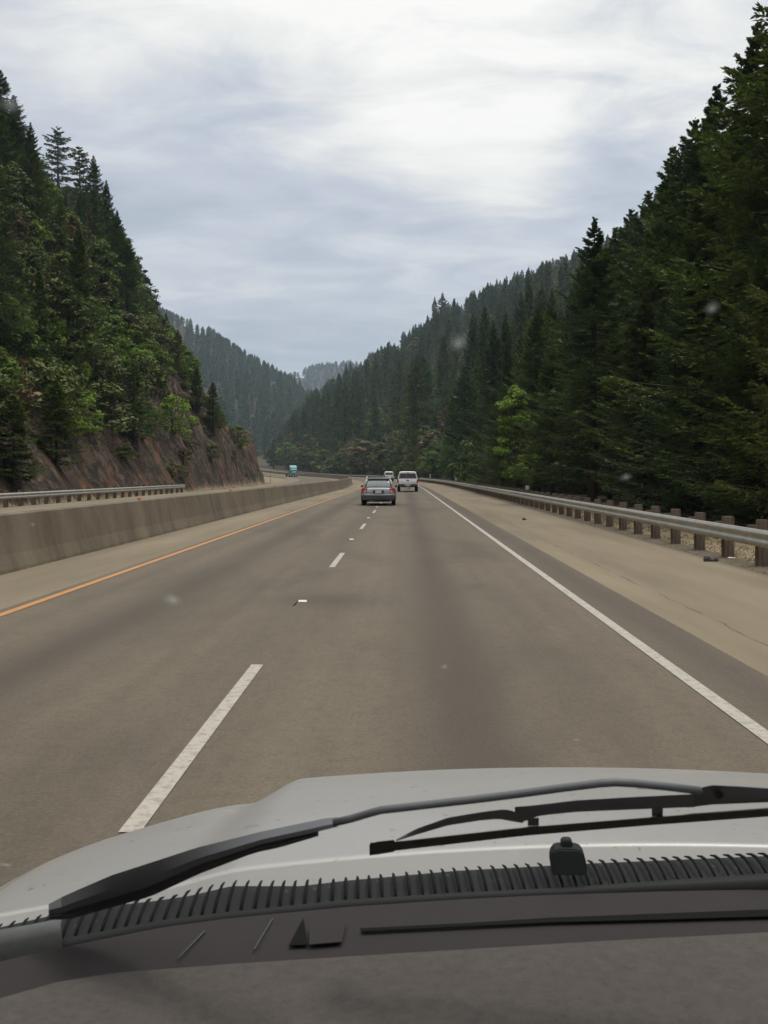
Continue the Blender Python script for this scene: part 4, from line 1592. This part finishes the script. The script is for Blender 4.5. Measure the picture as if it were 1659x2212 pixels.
# clearings: firs do not stand right in front of the single leafy or dead trees of the right slope
for q in TREES:
    uu = q['x'] + float(cshift(q['y']))
    if -20.5 < uu < 8.4:
        continue
TREES = [q for q in TREES if not -20.5 < q['x'] + float(cshift(q['y'])) < 7.6 or q['y'] > 700]
solo = [q for q in TREES if q['must'] and q['y'] > 180 and q['x'] / q['y'] > -.12 and (q['kind'][:4] in ('oliv', 'brow', 'ligh', 'gree', 'dead', 'brig'))]
solo += [q for q in TREES if not q['must'] and q['kind'][:4] in ('oliv', 'brow', 'dead') and 230 < q['y'] < 900 and q['x'] / q['y'] > -.05 and rng.random() < .22]


def blocked(q):
    if q['must'] or q['kind'] != 'N' or q['y'] < 150:
        return False
    a_ = q['x'] / q['y']
    for w in solo:
        if .84 * w['y'] < q['y'] < w['y'] + 3 and abs(a_ - w['x'] / w['y']) < (.17 * w['h'] * w['wide'] + .10 * q['h']) / w['y']:
            return True
    return False


TREES = [q for q in TREES if not blocked(q)]

# visibility on a coarse picture grid, nearest first
GW, GH = 332, 442
sc_ = GW / 1659
buf = np.zeros((GH, GW), bool)
TREES.sort(key=lambda q: q['y'])
fr = np.linspace(.15, .96, 26)
keepers = []
for q in TREES:
    x, y, z, h = q['x'], q['y'], q['z'], q['h']
    q['vis'] = 0
    # hidden by the land?
    tx, ty, tz = x, y, z + h
    gz = terrain(fr * tx, fr * ty)
    lz = EYE + (tz - EYE) * fr
    if (gz > lz + .3).any():
        if not q['must']:
            continue
    conf = q['kind'] in ('N', 'dead') or q['kind'][:3] in ('nea', 'mid', 'far', 'you')
    r_ = (.17 * h if conf else .38 * h) * q['wide']
    py0, py1 = (VPY - (z + h - EYE) / y * F) * sc_, (VPY - (z - EYE) / y * F) * sc_
    pxc, pr_ = (VPX + x / y * F) * sc_, r_ / y * F * sc_
    c = 0
    for row in range(max(0, int(py0)), min(GH, int(py1) + 1)):
        f_ = (row - py0) / max(1e-3, py1 - py0)
        wd = pr_ * (min(1, f_ * 1.15) if conf else math.sqrt(max(0, 1 - (2 * f_ - 1) ** 2))) + .4
        a_, b_ = max(0, int(pxc - wd)), min(GW, int(pxc + wd) + 1)
        if b_ > a_:
            seg = buf[row, a_:b_]
            c += (~seg).sum()
            seg[:] = True
    q['vis'] = int(c)
    q['size'] = h / y * F * .463
    keepers.append(q)
TREES = [q for q in keepers if not (q['must'] and q['vis'] == 0)]
for q in TREES:
    if q['kind'] == 'N':
        q['conifer'] = True
        s_ = q['size']
        if s_ > 150:
            q['kind'] = f'near{rng.integers(4)}'
        elif s_ > 42:
            q['kind'] = f'mid{rng.integers(5)}'
        else:
            q['kind'] = f'far{rng.integers(5)}'
    else:
        q['conifer'] = q['kind'][:3] in ('nea', 'mid', 'far', 'you', 'dea', 'pin')

con = sorted([q for q in TREES if q['conifer'] and q['vis'] > 0], key=lambda q: (-q['must'], -q['vis']))[:296]
oth = sorted([q for q in TREES if not q['conifer'] and q['vis'] > 0 and 'bush' not in q['kind']], key=lambda q: (-q['must'], -q['vis']))[:150]
bsh = sorted([q for q in TREES if 'bush' in q['kind'] and q['vis'] > 0], key=lambda q: (-q['must'], -q['vis']))[:150]
chosen = {id(q) for q in con + oth + bsh}


def describe(q):
    """plain words: which stretch of which hill, how high on it, size and build"""
    px = VPX + q['x'] / q['y'] * F
    top = VPY - (q['z'] + q['h'] - EYE) / q['y'] * F
    col = {'gre': 'green', 'lig': 'light green', 'oli': 'olive', 'bro': 'brown', 'bri': 'bright green'}.get(q['kind'][:3], '')
    a = q.get('area', 'right')
    bush = 'bush' in q['kind']
    cap = CAP_L if a == 'left' else CAP_F if a == 'far' else CAP_R
    sky = np.interp(px, cap[:, 0], cap[:, 1])
    f_ = (top - sky) / max(60, 1035 - sky)
    lev = 'on the skyline' if f_ < .07 else 'just under the skyline' if f_ < .2 else 'high up' if f_ < .38 else 'halfway up' if f_ < .58 else 'low down' if f_ < .8 else 'at the foot'
    if a == 'left':
        if bush and not on_spur(q['x'], q['y'], q['z']):
            lev = 'on bare rock'
        cols_ = [(70, 'by the left edge of the picture'), (150, 'under the bare trunked pines'), (240, 'above the guardrail'), (320, 'over the straw coloured rock'),
                 (400, 'over the bright bush on the rock'), (9999, 'toward the nose of the rock cut')]
    elif a == 'far':
        cols_ = [(450, 'on the far hill behind the spur'), (9999, 'on the far hill by the gap')]
    else:
        cols_ = [(640, 'left of the teal lorry'), (720, 'behind the teal lorry'), (785, 'above the barrier end'), (850, 'above the silver wagon'), (920, 'above the white pickup'),
                 (980, 'right of the pickup'), (1040, 'above the rust brown bush'), (1110, 'left of the green maple'), (1180, 'behind the green maple'),
                 (1290, 'by the knobbly topped fir'), (1400, 'past the knobbly topped fir'), (1500, 'by the broad pointed fir'), (9999, 'beside the huge fir at the edge')]
    wh = next(w for lim, w in cols_ if px < lim)
    if q['conifer']:
        sz = 'tall' if q['h'] > 20 else 'middling' if q['h'] > 13 else 'small'
        sl = 'slim' if q['wide'] < 1.03 else 'broad'
        if q['kind'] == 'dead':
            sz, sl = 'bare brown', 'dead'
        return f'{sz} {sl} fir {lev}, {wh}', 'conifer', 'conifer_tree', f'{sz} {sl} firs {lev}, {wh}'
    if bush:
        sz = 'knee high' if q['h'] < 1.3 else 'shoulder high' if q['h'] < 2.2 else 'large'
        return f'{sz} {col} bush {lev}, {wh}', 'bush', 'bush', f'{sz} {col} bushes {lev}, {wh}'
    return f'{col} leafy tree {lev}, {wh}', 'broadleaf tree', 'broadleaf_tree', f'{col} leafy trees {lev}, {wh}'


for q in TREES:
    if q['must'] and (q['h'] < 3 or q['h'] > 38):
        print('MUST', q['label'], round(q['h'], 1), q['vis'])
# trees that share a description are told apart by their order across the picture, where they are few
ORD = ['leftmost', 'second from left', 'third from left', 'fourth from left', 'rightmost']
NUM = ['', 'one', 'two', 'three', 'four', 'five', 'six']
same = {}
for q in TREES:
    if id(q) in chosen and not q['label']:
        same.setdefault(describe(q)[0], []).append(q)
for lb, qs in same.items():
    if 2 <= len(qs) <= 5:
        qs.sort(key=lambda q: q['x'] / q['y'])
        for k, q in enumerate(qs):
            w_ = 'rightmost' if k == len(qs) - 1 else ORD[k]
            full = f'{w_} of {NUM[len(qs)]}: {lb}'
            if len(full.replace(',', ' ').split()) <= 16:
                q['which'] = full
for q in TREES:
    if id(q) not in chosen:
        continue
    K = KIND[q['kind']]
    s = q['h'] / K['H']
    lb, ct, nm, gp = describe(q)
    lb = q.get('which', lb)
    if q['label']:
        lb, gp = q['label'], None
        ct = q['cat'] or 'conifer'
        nm = q['name'] or 'conifer_tree'
    w_ = s * q['wide']
    if q['size'] > 26:
        r_ = empty(nm, (q['x'], q['y'], q['z']), q['rz'])
        r_.scale = (w_, w_, s)
        obj('crown' if 'bush' not in nm else 'foliage', K['crown'], r_)
        obj('trunk' if 'bush' not in nm else 'stem', K['trunk'], r_)
    else:
        r_ = obj(nm, K['whole'], None, (q['x'], q['y'], q['z']), (0, 0, q['rz']), (w_, w_, s))
    tag(r_, lb, ct, gp)


# the rest of the woods, one object per hillside
def scatter_object(name, label, items, cat='forest'):
    if not items:
        return
    kinds = sorted({q['kind'] for q in items})
    me = bpy.data.meshes.new(name)
    me.vertices.add(len(items))
    me.vertices.foreach_set('co', np.array([(q['x'], q['y'], q['z']) for q in items], dtype=np.float32).ravel())
    for an, ty, vals in (('kind_id', 'INT', [kinds.index(q['kind']) for q in items]), ('turn', 'FLOAT', [q['rz'] for q in items])):
        at = me.attributes.new(an, ty, 'POINT')
        at.data.foreach_set('value', np.array(vals, dtype=np.int32 if ty == 'INT' else np.float32))
    at = me.attributes.new('size3', 'FLOAT_VECTOR', 'POINT')
    sc3 = [(q['h'] / KIND[q['kind']]['H'] * q['wide'],) * 2 + (q['h'] / KIND[q['kind']]['H'],) for q in items]
    at.data.foreach_set('vector', np.array(sc3, dtype=np.float32).ravel())
    o = obj(name, me)
    ng = bpy.data.node_groups.new(name, 'GeometryNodeTree')
    ng.interface.new_socket('Geometry', in_out='INPUT', socket_type='NodeSocketGeometry')
    ng.interface.new_socket('Geometry', in_out='OUTPUT', socket_type='NodeSocketGeometry')
    N = ng.nodes
    gi, go = N.new('NodeGroupInput'), N.new('NodeGroupOutput')
    jn = N.new('GeometryNodeJoinGeometry')

    def attr(nm, ty):
        a = N.new('GeometryNodeInputNamedAttribute')
        a.data_type = ty
        a.inputs['Name'].default_value = nm
        return a.outputs['Attribute']
    ka, ta, sa_ = attr('kind_id', 'INT'), attr('turn', 'FLOAT'), attr('size3', 'FLOAT_VECTOR')
    cx = N.new('ShaderNodeCombineXYZ')
    ng.links.new(ta, cx.inputs[2])
    for i, kn in enumerate(kinds):
        K = KIND[kn]
        if 'src' not in K:
            K['src'] = bpy.data.objects.new('source_' + kn, K['whole'])
        cmp_ = N.new('FunctionNodeCompare')
        cmp_.data_type = 'INT'
        cmp_.operation = 'EQUAL'
        ng.links.new(ka, cmp_.inputs[2])
        cmp_.inputs[3].default_value = i
        oi = N.new('GeometryNodeObjectInfo')
        oi.inputs['Object'].default_value = K['src']
        oi.inputs['As Instance'].default_value = True
        ip = N.new('GeometryNodeInstanceOnPoints')
        ng.links.new(gi.outputs[0], ip.inputs['Points'])
        ng.links.new(cmp_.outputs[0], ip.inputs['Selection'])
        ng.links.new(oi.outputs['Geometry'], ip.inputs['Instance'])
        ng.links.new(cx.outputs[0], ip.inputs['Rotation'])
        ng.links.new(sa_, ip.inputs['Scale'])
        ng.links.new(ip.outputs[0], jn.inputs[0])
    ng.links.new(jn.outputs[0], go.inputs[0])
    md = o.modifiers.new('woods', 'NODES')
    md.node_group = ng
    tag(o, label, cat, None, 'stuff')
    return o


rest = [q for q in TREES if id(q) not in chosen]
scatter_object('forest', 'dense fir forest covering the right hillside', [q for q in rest if q.get('area', 'right') == 'right'])
scatter_object('woodland', 'mixed trees and scrub covering the steep left spur', [q for q in rest if q.get('area') == 'left'], 'woodland')
scatter_object('far_forest', 'hazy conifer forest on the hills across the valley', [q for q in rest if q.get('area') == 'far'])
print('TREES', len(TREES), 'individual', len(con), len(oth), len(bsh))


# dry grass along the verges
def grass():
    g = np.random.default_rng(5)
    P = []
    for (u0, u1, y0, y1, n) in ((7.3, 10.5, 12, 90, 3000), (-22.2, -20.7, 50, 175, 1600)):
        u = g.uniform(u0, u1, n)
        y = y0 + (y1 - y0) * g.random(n) ** 1.4
        x = u - cshift(y)
        z = terrain(x, y)
        P.append(np.stack([x, y, z], -1))
    P = np.concatenate(P)
    nb = 9
    P = np.repeat(P, nb, 0) + np.concatenate([g.normal(0, .08, (len(P) * nb, 2)), np.zeros((len(P) * nb, 1))], 1)
    h = g.uniform(.03, .12, len(P))
    lean = g.normal(0, .12, (len(P), 2))
    a = g.random(len(P)) * 6.28
    w = .012
    d = np.stack([np.cos(a) * w, np.sin(a) * w, np.zeros(len(P))], -1)
    top = P + np.stack([lean[:, 0], lean[:, 1], h], -1)
    V = np.stack([P - d, P + d, top], 1).reshape(-1, 3)
    me = mesh_np('dry_grass', V, np.arange(len(V)).reshape(-1, 3), plain('dry_grass', (.25, .20, .13), .9, 0, .1, .15, 3))
    tag(obj('dry_grass', me), 'dry straw coloured grass along the road verges', 'grass', None, 'stuff')


grass()


def gravel():
    g = np.random.default_rng(9)
    n = 5200
    u = 6.1 + g.random(n) ** .8 * 1.5
    y = 13 + 70 * g.random(n) ** 1.5
    x = u - cshift(y)
    z = np.where(u < 6.75, prof(y), terrain(x, y))
    s_ = g.uniform(.006, .026, n) * (1 + .6 * (g.random(n) < .05))
    base = np.array([(-1, 0, 0), (0, -1, 0), (1, 0, 0), (0, 1, 0), (0, 0, .9)], float)
    V = base[None] * s_[:, None, None] * g.uniform(.7, 1.3, (n, 5, 1)) + np.stack([x, y, z], -1)[:, None]
    f0 = np.array([(0, 1, 4), (1, 2, 4), (2, 3, 4), (3, 0, 4)])
    Fc = (f0[None] + 5 * np.arange(n)[:, None, None]).reshape(-1, 3)
    tag(obj('gravel', mesh_np('gravel', V.reshape(-1, 3), Fc, plain('gravel', (.15, .12, .09), .9, 0, .1, .6, 5))), 'loose brown gravel around the feet of the guardrail posts', 'gravel', None, 'stuff')


gravel()

# ------------------------------------------------------------------ the vehicle the picture is taken from
XC = .38                                 # its centre line
van = empty('van', (XC, 0, 0))
tag(van, 'pale silver van the picture is taken from: bonnet, wipers and dashboard', 'van')


def at(px, py, y, dz=0.0):
    """the point seen at a pixel, at distance y ahead, in the van's own coordinates"""
    d = cam_dir(px, py)
    k = y / d.y
    return Vector((d.x * k - XC, y, EYE + d.z * k + dz))


def hood_z(xp, t):
    """xp from the centre line, t = 0 at the windscreen, 1 at the front"""
    ax = abs(xp)
    zr = 1.200 - .052 * ax * ax
    zf = 1.080 - .022 * (ax / .5) ** 2 * (ax < .62) - .02 * max(0, min(1, ax / .6)) * 0
    b = float(sstep(.585, .70, ax))
    zf = (1.080 - .018 * min(1, (ax / .6)) ** 2) * (1 - b) + (1.013 - .05 * max(0, ax - .7) ** 1.0) * b
    zr2 = zr - .012 * b
    e = t ** 1.15
    z = zr2 * (1 - e) + zf * e + .016 * math.sin(math.pi * min(1, t))
    z -= .26 * max(0, t - 1) + 1.6 * max(0, t - 1) ** 2
    z -= .35 * max(0, ax - .90) ** 1.5 * 1.5
    return z


def hood_y(xp, t):
    yr = 1.268 - .14 * xp * xp
    yf = 2.03 - .09 * xp * xp - .22 * max(0, abs(xp) - .72) ** 1.5 * 6
    return yr + (yf - yr) * t


def hood_mesh(x0, x1, nx, name, mat, t0=0.0, t1=1.22, drop=0.0, edge=False):
    tt = np.concatenate([np.linspace(t0, 1.0, 36), np.linspace(1.01, t1, 10)])
    rings = []
    xs = np.linspace(x0, x1, nx)
    for xp in xs:
        row = []
        for t_ in tt:
            z = hood_z(xp, t_)
            if edge:
                q = (abs(xp) - .945) / .06
                z -= .012 * q + .05 * max(0, q) ** 3
            row.append((xp, hood_y(xp, t_), z - drop))
        rings.append(row)
    n, m_ = len(xs), len(tt)
    i = np.arange(n * m_).reshape(n, m_)
    f = np.stack([i[:-1, :-1], i[1:, :-1], i[1:, 1:], i[:-1, 1:]], -1).reshape(-1, 4)
    V = np.array(rings).reshape(-1, 3)
    me = mesh_np(name, V, f, mat, smooth=True)
    o = obj(name, me, van)
    so = o.modifiers.new('thick', 'SOLIDIFY')
    so.thickness = .004
    so.offset = -1
    return o


hood_mesh(-.943, .943, 150, 'bonnet', MAT['hood_paint'], t0=-.03)
for s in (-1, 1):
    xs = sorted((s * .951, s * 1.02))
    hood_mesh(xs[0], xs[1], 12, 'fender', MAT['hood_paint'], t0=-.12, edge=True)
    rows = []
    hood_mesh(*sorted((s * .932, s * .958)), 3, 'shut_line', MAT['slot_black'], t0=-.1, t1=1.1, drop=.009)

# ribbed seal between bonnet and windscreen
RIBTOP = [(-60, 2022), (0, 2000), (110, 1975), (250, 1952), (335, 1943), (410, 1932), (500, 1911), (650, 1911), (750, 1899), (985, 1878), (1275, 1862), (1659, 1846), (1900, 1838)]
RIBBOT = [(-60, 2075), (0, 2060), (130, 2030), (350, 1990), (500, 1972), (749, 1946), (985, 1931), (1188, 1921), (1450, 1902), (1659, 1888), (1900, 1875)]
GASBOT = [(-60, 2098), (0, 2080), (130, 2050), (350, 2006), (500, 1986), (749, 1962), (985, 1946), (1188, 1936), (1450, 1928), (1659, 1924), (1900, 1920)]


def ip(pl, x):
    pl = np.array(pl, float)
    return float(np.interp(x, pl[:, 0], pl[:, 1]))


def depth(px, off=0.0):
    xp = px2a(px) * 1.2 - XC
    return 1.268 - .14 * xp * xp - off


mb = MB()
rings = []
for px in np.arange(-60, 1901, 12):
    a = at(px, ip(RIBTOP, px) + 3, depth(px, .004), .0)
    b = at(px, ip(RIBBOT, px) + 8, depth(px, .050), .0)
    mdl = (a + b) / 2 + Vector((0, .004, .004))
    rings.append([a, mdl, b, b + Vector((0, 0, -.02)), a + Vector((0, 0, -.02))])
mb.loft(rings)
cowl = mb.build('cowl', MAT['cowl_plastic'], van, True, 40)
px = -40.0
k = 0
while px < 1900:
    sl = np.interp(px, [0, 400, 700, 1100, 1659], [34, 30, 4, -24, -46])       # the ribs lean away from the middle
    a = at(px + sl * .5, ip(RIBTOP, px + sl * .5) - (7 if 380 < px < 700 else 2 if px >= 700 else 1), depth(px, .006))
    b = at(px - sl * .5, ip(RIBBOT, px - sl * .5) + 2, depth(px, .052))
    a.z += .001
    mid = (a + b) / 2 + Vector((0, .003, .008))
    MB().tube([a, (a + mid) / 2 + Vector((0, 0, .0015)), mid, (b + mid) / 2 + Vector((0, 0, .0015)), b], [.0010, .0019, .0022, .0021, .0018], 6).build('rib', MAT['rib_rubber'], cowl, True)
    px += 27 + 2 * math.sin(k)
    k += 1
mb = MB()
rings = []
for px in np.arange(-60, 1901, 20):
    a = at(px, ip(RIBBOT, px) - 2, depth(px, .058))
    b = at(px, ip(GASBOT, px), depth(px, .080))
    n_ = Vector((0, -.5, .8)).normalized() * .006
    rings.append([a, (a * 2 + b) / 3 + n_, (a + b * 2) / 3 + n_, b, b - Vector((0, 0, .02)), a - Vector((0, 0, .02))])
mb.loft(rings)
mb.build('windscreen_seal', MAT['seal_rubber'], van, True, 60)
# mottled grey end trim at the corner of the screen
mb = MB()
rings = []
for px, y0, y1 in ((-60, 2030, 2090), (0, 2008, 2068), (60, 1998, 2056), (125, 1985, 2042), (134, 1984, 2040)):
    a = at(px, y0, depth(px, .066))
    b = at(px, y1, depth(px, .082))
    n_ = Vector((0, -.5, .8)).normalized() * .007
    rings.append([a, (a * 2 + b) / 3 + n_, (a + b * 2) / 3 + n_ * .8, b, b - Vector((0, 0, .02)), a - Vector((0, 0, .02))])
mb.loft(rings)
mb.build('corner_trim', MAT['seal_grey'], van, True, 60)

# windscreen: a raked, slightly curved pane
rows = []
for i_ in range(9):
    row = []
    for j_ in range(25):
        xp = -1.0 + 2.0 * j_ / 24
        q = i_ / 8
        y = 1.185 - .17 * xp * xp - 1.02 * q
        z = 1.165 + .80 * q * (1 - .08 * q)
        row.append((xp * (1 - .10 * q), y, z))
    rows.append(row)
V = np.array(rows).reshape(-1, 3)
i = np.arange(9 * 25).reshape(9, 25)
fq = np.stack([i[:-1, :-1], i[:-1, 1:], i[1:, 1:], i[1:, :-1]], -1).reshape(-1, 4)
ws = obj('windscreen', mesh_np('windscreen', V, fq, MAT['windshield_glass'], smooth=True), van)


def on_glass(px, py, lift=0.0):
    """where the sight line through a pixel meets the windscreen"""
    d = cam_dir(px, py)
    lo, hi = .03, 2.2
    for _ in range(50):
        k = (lo + hi) / 2
        x, y, z = d.x * k, d.y * k, EYE + d.z * k
        xp = x - XC
        q = (1.185 - .17 * xp * xp - y) / 1.02
        if z < 1.165 + .80 * q * (1 - .08 * q) + lift / .78:
            lo = k
        else:
            hi = k
    p = Vector((d.x * k - XC, d.y * k, EYE + d.z * k))
    return p


for px, py, sx, sy in ((1538, 665, 17, 30), (1352, 1030, 14, 20), (990, 740, 22, 40), (372, 1295, 22, 40), (960, 1440, 9, 18), (22, 225, 26, 34), (1245, 1598, 10, 8),
                       (70, 1133, 8, 8), (60, 95, 40, 40), (12, 1868, 20, 22), (1570, 120, 26, 10)):
    c = on_glass(px, py, -.001)
    k = c.y / F
    ex, ez = Vector((1, 0, 0)), Vector((0, -.79, .62))
    pts = []
    for q in range(20):
        a_ = q / 20 * 2 * math.pi
        pts.append(c + ex * math.cos(a_) * sx * k * 1.25 + ez * math.sin(a_) * sy * k * 1.25)
    MB().poly(pts).build('smudge', MAT['smudge'], ws)


# wipers
def plate_on_glass(parent, name, top, bot, lift, thick, mat, crown=0.0, n=24):
    """a bar whose upper and lower outlines are given; it stands off the glass by lift and has real thickness"""
    tp, bt = np.array(top, float), np.array(bot, float)
    x0, x1 = max(tp[0, 0], bt[0, 0]), min(tp[-1, 0], bt[-1, 0])
    rings = []
    for x in np.linspace(x0, x1, n):
        ya, yb = np.interp(x, tp[:, 0], tp[:, 1]), np.interp(x, bt[:, 0], bt[:, 1])
        ym = ya + (yb - ya) * (.62 if crown else .5)
        rings.append([on_glass(x, ya, lift + thick), on_glass(x, ym, lift + thick * .25), on_glass(x, yb, lift),
                      on_glass(x, yb, lift + thick * .8), on_glass(x, ya, lift + thick * 1.5)])
    return MB().loft(rings).build(name, mat, parent, True, 30)


wl = empty('wiper')
wl.parent = van
top = [(105, 1953), (112, 1948), (150, 1930), (240, 1891), (425, 1831), (565, 1796), (720, 1764), (729, 1765)]
bot = [(105, 1974), (125, 1975), (150, 1966), (240, 1940), (320, 1916), (430, 1868), (565, 1824), (685, 1797), (729, 1786)]
plate_on_glass(wl, 'arm', top, bot, .005, .013, MAT['wiper_paint'], .3)
bot2 = [(107, 1987), (150, 1986), (325, 1937), (430, 1888), (550, 1842), (600, 1832), (688, 1806)]
top2 = [(107, 1973), (150, 1965), (240, 1938), (320, 1914), (430, 1866), (565, 1822), (688, 1796)]
plate_on_glass(wl, 'arm_side', top2, bot2, .002, .005, MAT['black_plastic'], 0)
rod = [(722, 1777), (760, 1768), (800, 1756), (822, 1750), (900, 1741), (1023, 1727), (1120, 1715), (1215, 1702), (1297, 1692), (1330, 1690), (1369, 1692), (1440, 1699), (1512, 1708)]
MB().tube([on_glass(x, y, .008) for x, y in rod], .0036, 10).build('arm_rod', MAT['wiper_paint'], wl, True)
plate_on_glass(wl, 'arm_hinge', [(1484, 1722), (1506, 1703), (1539, 1696), (1600, 1699), (1659, 1703), (1800, 1712)], [(1484, 1745), (1506, 1742), (1539, 1738), (1659, 1733), (1800, 1730)], .008, .007, MAT['wiper_paint'], .25)
MB().cyl(on_glass(1554, 1717, .0125), on_glass(1554, 1717, .006), .0036, seg=14).build('hinge_hole', MAT['slot_black'], wl)  # black cylinder added to stand for the dark hole in the hinge
plate_on_glass(wl, 'blade_bar', [(1112, 1743), (1150, 1740), (1243, 1729), (1360, 1722), (1484, 1716), (1500, 1716)], [(1112, 1768), (1128, 1776), (1166, 1762), (1243, 1754), (1360, 1749), (1484, 1744), (1500, 1744)], .006, .005, MAT['wiper_paint'], .2)
plate_on_glass(wl, 'blade_bracket', [(856, 1813), (900, 1790), (968, 1766), (1040, 1754), (1089, 1748), (1110, 1752), (1130, 1764)], [(856, 1817), (900, 1803), (968, 1783), (1040, 1772), (1078, 1769), (1110, 1775), (1130, 1778)], .004, .003, MAT['wiper_paint'], .1)
bl = plate_on_glass(wl, 'blade', [(800, 1820), (850, 1819), (1127, 1788), (1400, 1766), (1659, 1748), (1800, 1738)], [(800, 1844), (850, 1838), (1127, 1806), (1400, 1783), (1659, 1764), (1800, 1754)], .001, .0015, MAT['blade_rubber'], 0)
plate_on_glass(bl, 'blade_spline', [(855, 1817), (1127, 1786), (1400, 1764), (1659, 1745), (1800, 1735)], [(855, 1821), (1127, 1790), (1400, 1768), (1659, 1749), (1800, 1739)], .004, .003, MAT['steel_grey'], 0)
plate_on_glass(bl, 'blade_tip', [(798, 1824), (815, 1818), (852, 1814)], [(798, 1848), (815, 1846), (852, 1840)], .004, .003, MAT['black_plastic'], .1)
for x, y in ((1152, 1776), (1420, 1755)):
    plate_on_glass(bl, 'clip', [(x - 14, y - 8), (x + 14, y - 10)], [(x - 12, y + 8), (x + 12, y + 7)], .005, .004, MAT['wiper_paint'], .1, n=4)

# washer jet on the cowl
nz = empty('washer_jet')
nz.parent = van
JET = [(1194, 1892), (1190, 1868), (1190, 1852), (1195, 1841), (1204, 1835), (1250, 1836), (1260, 1843), (1265, 1856), (1269, 1878), (1268, 1892)]
nz.location = at(1229, 1890, 1.21)
jb = MB().poly([at(x, y, 1.21 + (1890 - y) * .00012) - nz.location for x, y in JET], (0, .016, .004))
bmesh.ops.bevel(jb.bm, geom=[e for e in jb.bm.edges], offset=.0016, segments=2, affect='EDGES')
jb.build('jet_body', MAT['cowl_plastic'], nz, True, 50)
jt = MB().poly([at(x, y, 1.222) - nz.location for x, y in [(1212, 1840), (1213, 1820), (1218, 1816), (1232, 1816), (1237, 1820), (1238, 1840)]], (0, .010, .002))
bmesh.ops.bevel(jt.bm, geom=[e for e in jt.bm.edges], offset=.001, segments=2, affect='EDGES')
jt.build('jet_tip', MAT['cowl_plastic'], nz, True, 50)

# dashboard: plastic shelf by the glass and the padded top nearer the driver
DZ = 1.186
PAD = [(-80, 2190), (0, 2154), (125, 2118), (250, 2098), (500, 2079), (830, 2058), (1000, 2048), (1297, 2030), (1659, 2011), (1900, 1998)]


def on_plane(px, py, z):
    d = cam_dir(px, py)
    k = (z - EYE) / d.z
    return Vector((d.x * k - XC, d.y * k, z))


dash = empty('dashboard')
dash.parent = van
mb = MB()
rings = []
for px in np.arange(-120, 1961, 40):
    a = on_plane(px, ip(GASBOT, px) - 3, DZ)
    b = on_plane(px, ip(PAD, px) + 30, DZ)
    m1 = a.lerp(b, .25) + Vector((0, 0, .002))
    rings.append([a, m1, a.lerp(b, .6), b, b - Vector((0, 0, .05)), a - Vector((0, 0, .05))])
mb.loft(rings)
shelf = mb.build('dash_shelf', MAT['dash_plastic'], dash, True, 40)
rings = []
for px in np.arange(-160, 1961, 40):
    a = on_plane(px, ip(PAD, px), DZ + .004)
    prof_ = [a + Vector((0, .004, -.012)), a + Vector((0, .001, -.004)), a + Vector((0, -.005, .001)), a + Vector((0, -.016, .003))]
    ex = a.x + XC
    far = Vector((a.x, .42, DZ - .02))
    q1 = a.lerp(Vector((a.x, .42, a.z)), .3) + Vector((0, 0, .006))
    q2 = a.lerp(Vector((a.x, .42, a.z)), .65) + Vector((0, 0, .002))
    rings.append(prof_ + [q1, q2, far, far - Vector((0, 0, .06)), a - Vector((0, 0, .06))])
MB().loft(rings).build('dash_pad', MAT['dash_pad'], dash, True, 50)


def groove(pts, name, mat='slot_black', z=DZ + .0035):
    MB().poly([on_plane(x, y, z) for x, y in pts], (0, 0, .001)).build(name, MAT[mat], shelf)


groove([(778, 2007), (1000, 1996), (1188, 1984), (1450, 1974), (1659, 1966), (1900, 1958), (1900, 1972), (1659, 1981), (1450, 1987), (1188, 1994), (1000, 2003), (782, 2014)], 'defroster_slot')
groove([(655, 1984), (665, 2042), (624, 2044)], 'vent_opening')
groove([(668, 2002), (748, 1996), (738, 2036), (668, 2042)], 'vent_cover', 'dash_plastic', DZ + .0045)
groove([(441, 2012), (444, 2013), (386, 2071), (383, 2071)], 'panel_joint', 'dark_metal')
groove([(588, 1985), (591, 1985), (550, 2053), (547, 2053)], 'panel_joint', 'dark_metal')

# ------------------------------------------------------------------ the air
hz = bpy.data.materials.new('haze')
hz.use_nodes = True
t = NT(hz.node_tree)
o_ = t.n('ShaderNodeOutputMaterial')
pv = t.n('ShaderNodeVolumePrincipled')
pv.inputs['Color'].default_value = (.70, .85, 1.0, 1)
pv.inputs['Density'].default_value = .00017
pv.inputs['Anisotropy'].default_value = .2
t.l(pv.outputs[0], o_.inputs['Volume'])
hb = MB().box((0, 0, 0), (6900, 6900, 345)).build('haze', hz)
hb.location = (0, 0, 345 / 2 - 4)
tag(hb, 'thin blue summer haze filling the valley', 'haze', None, 'stuff')
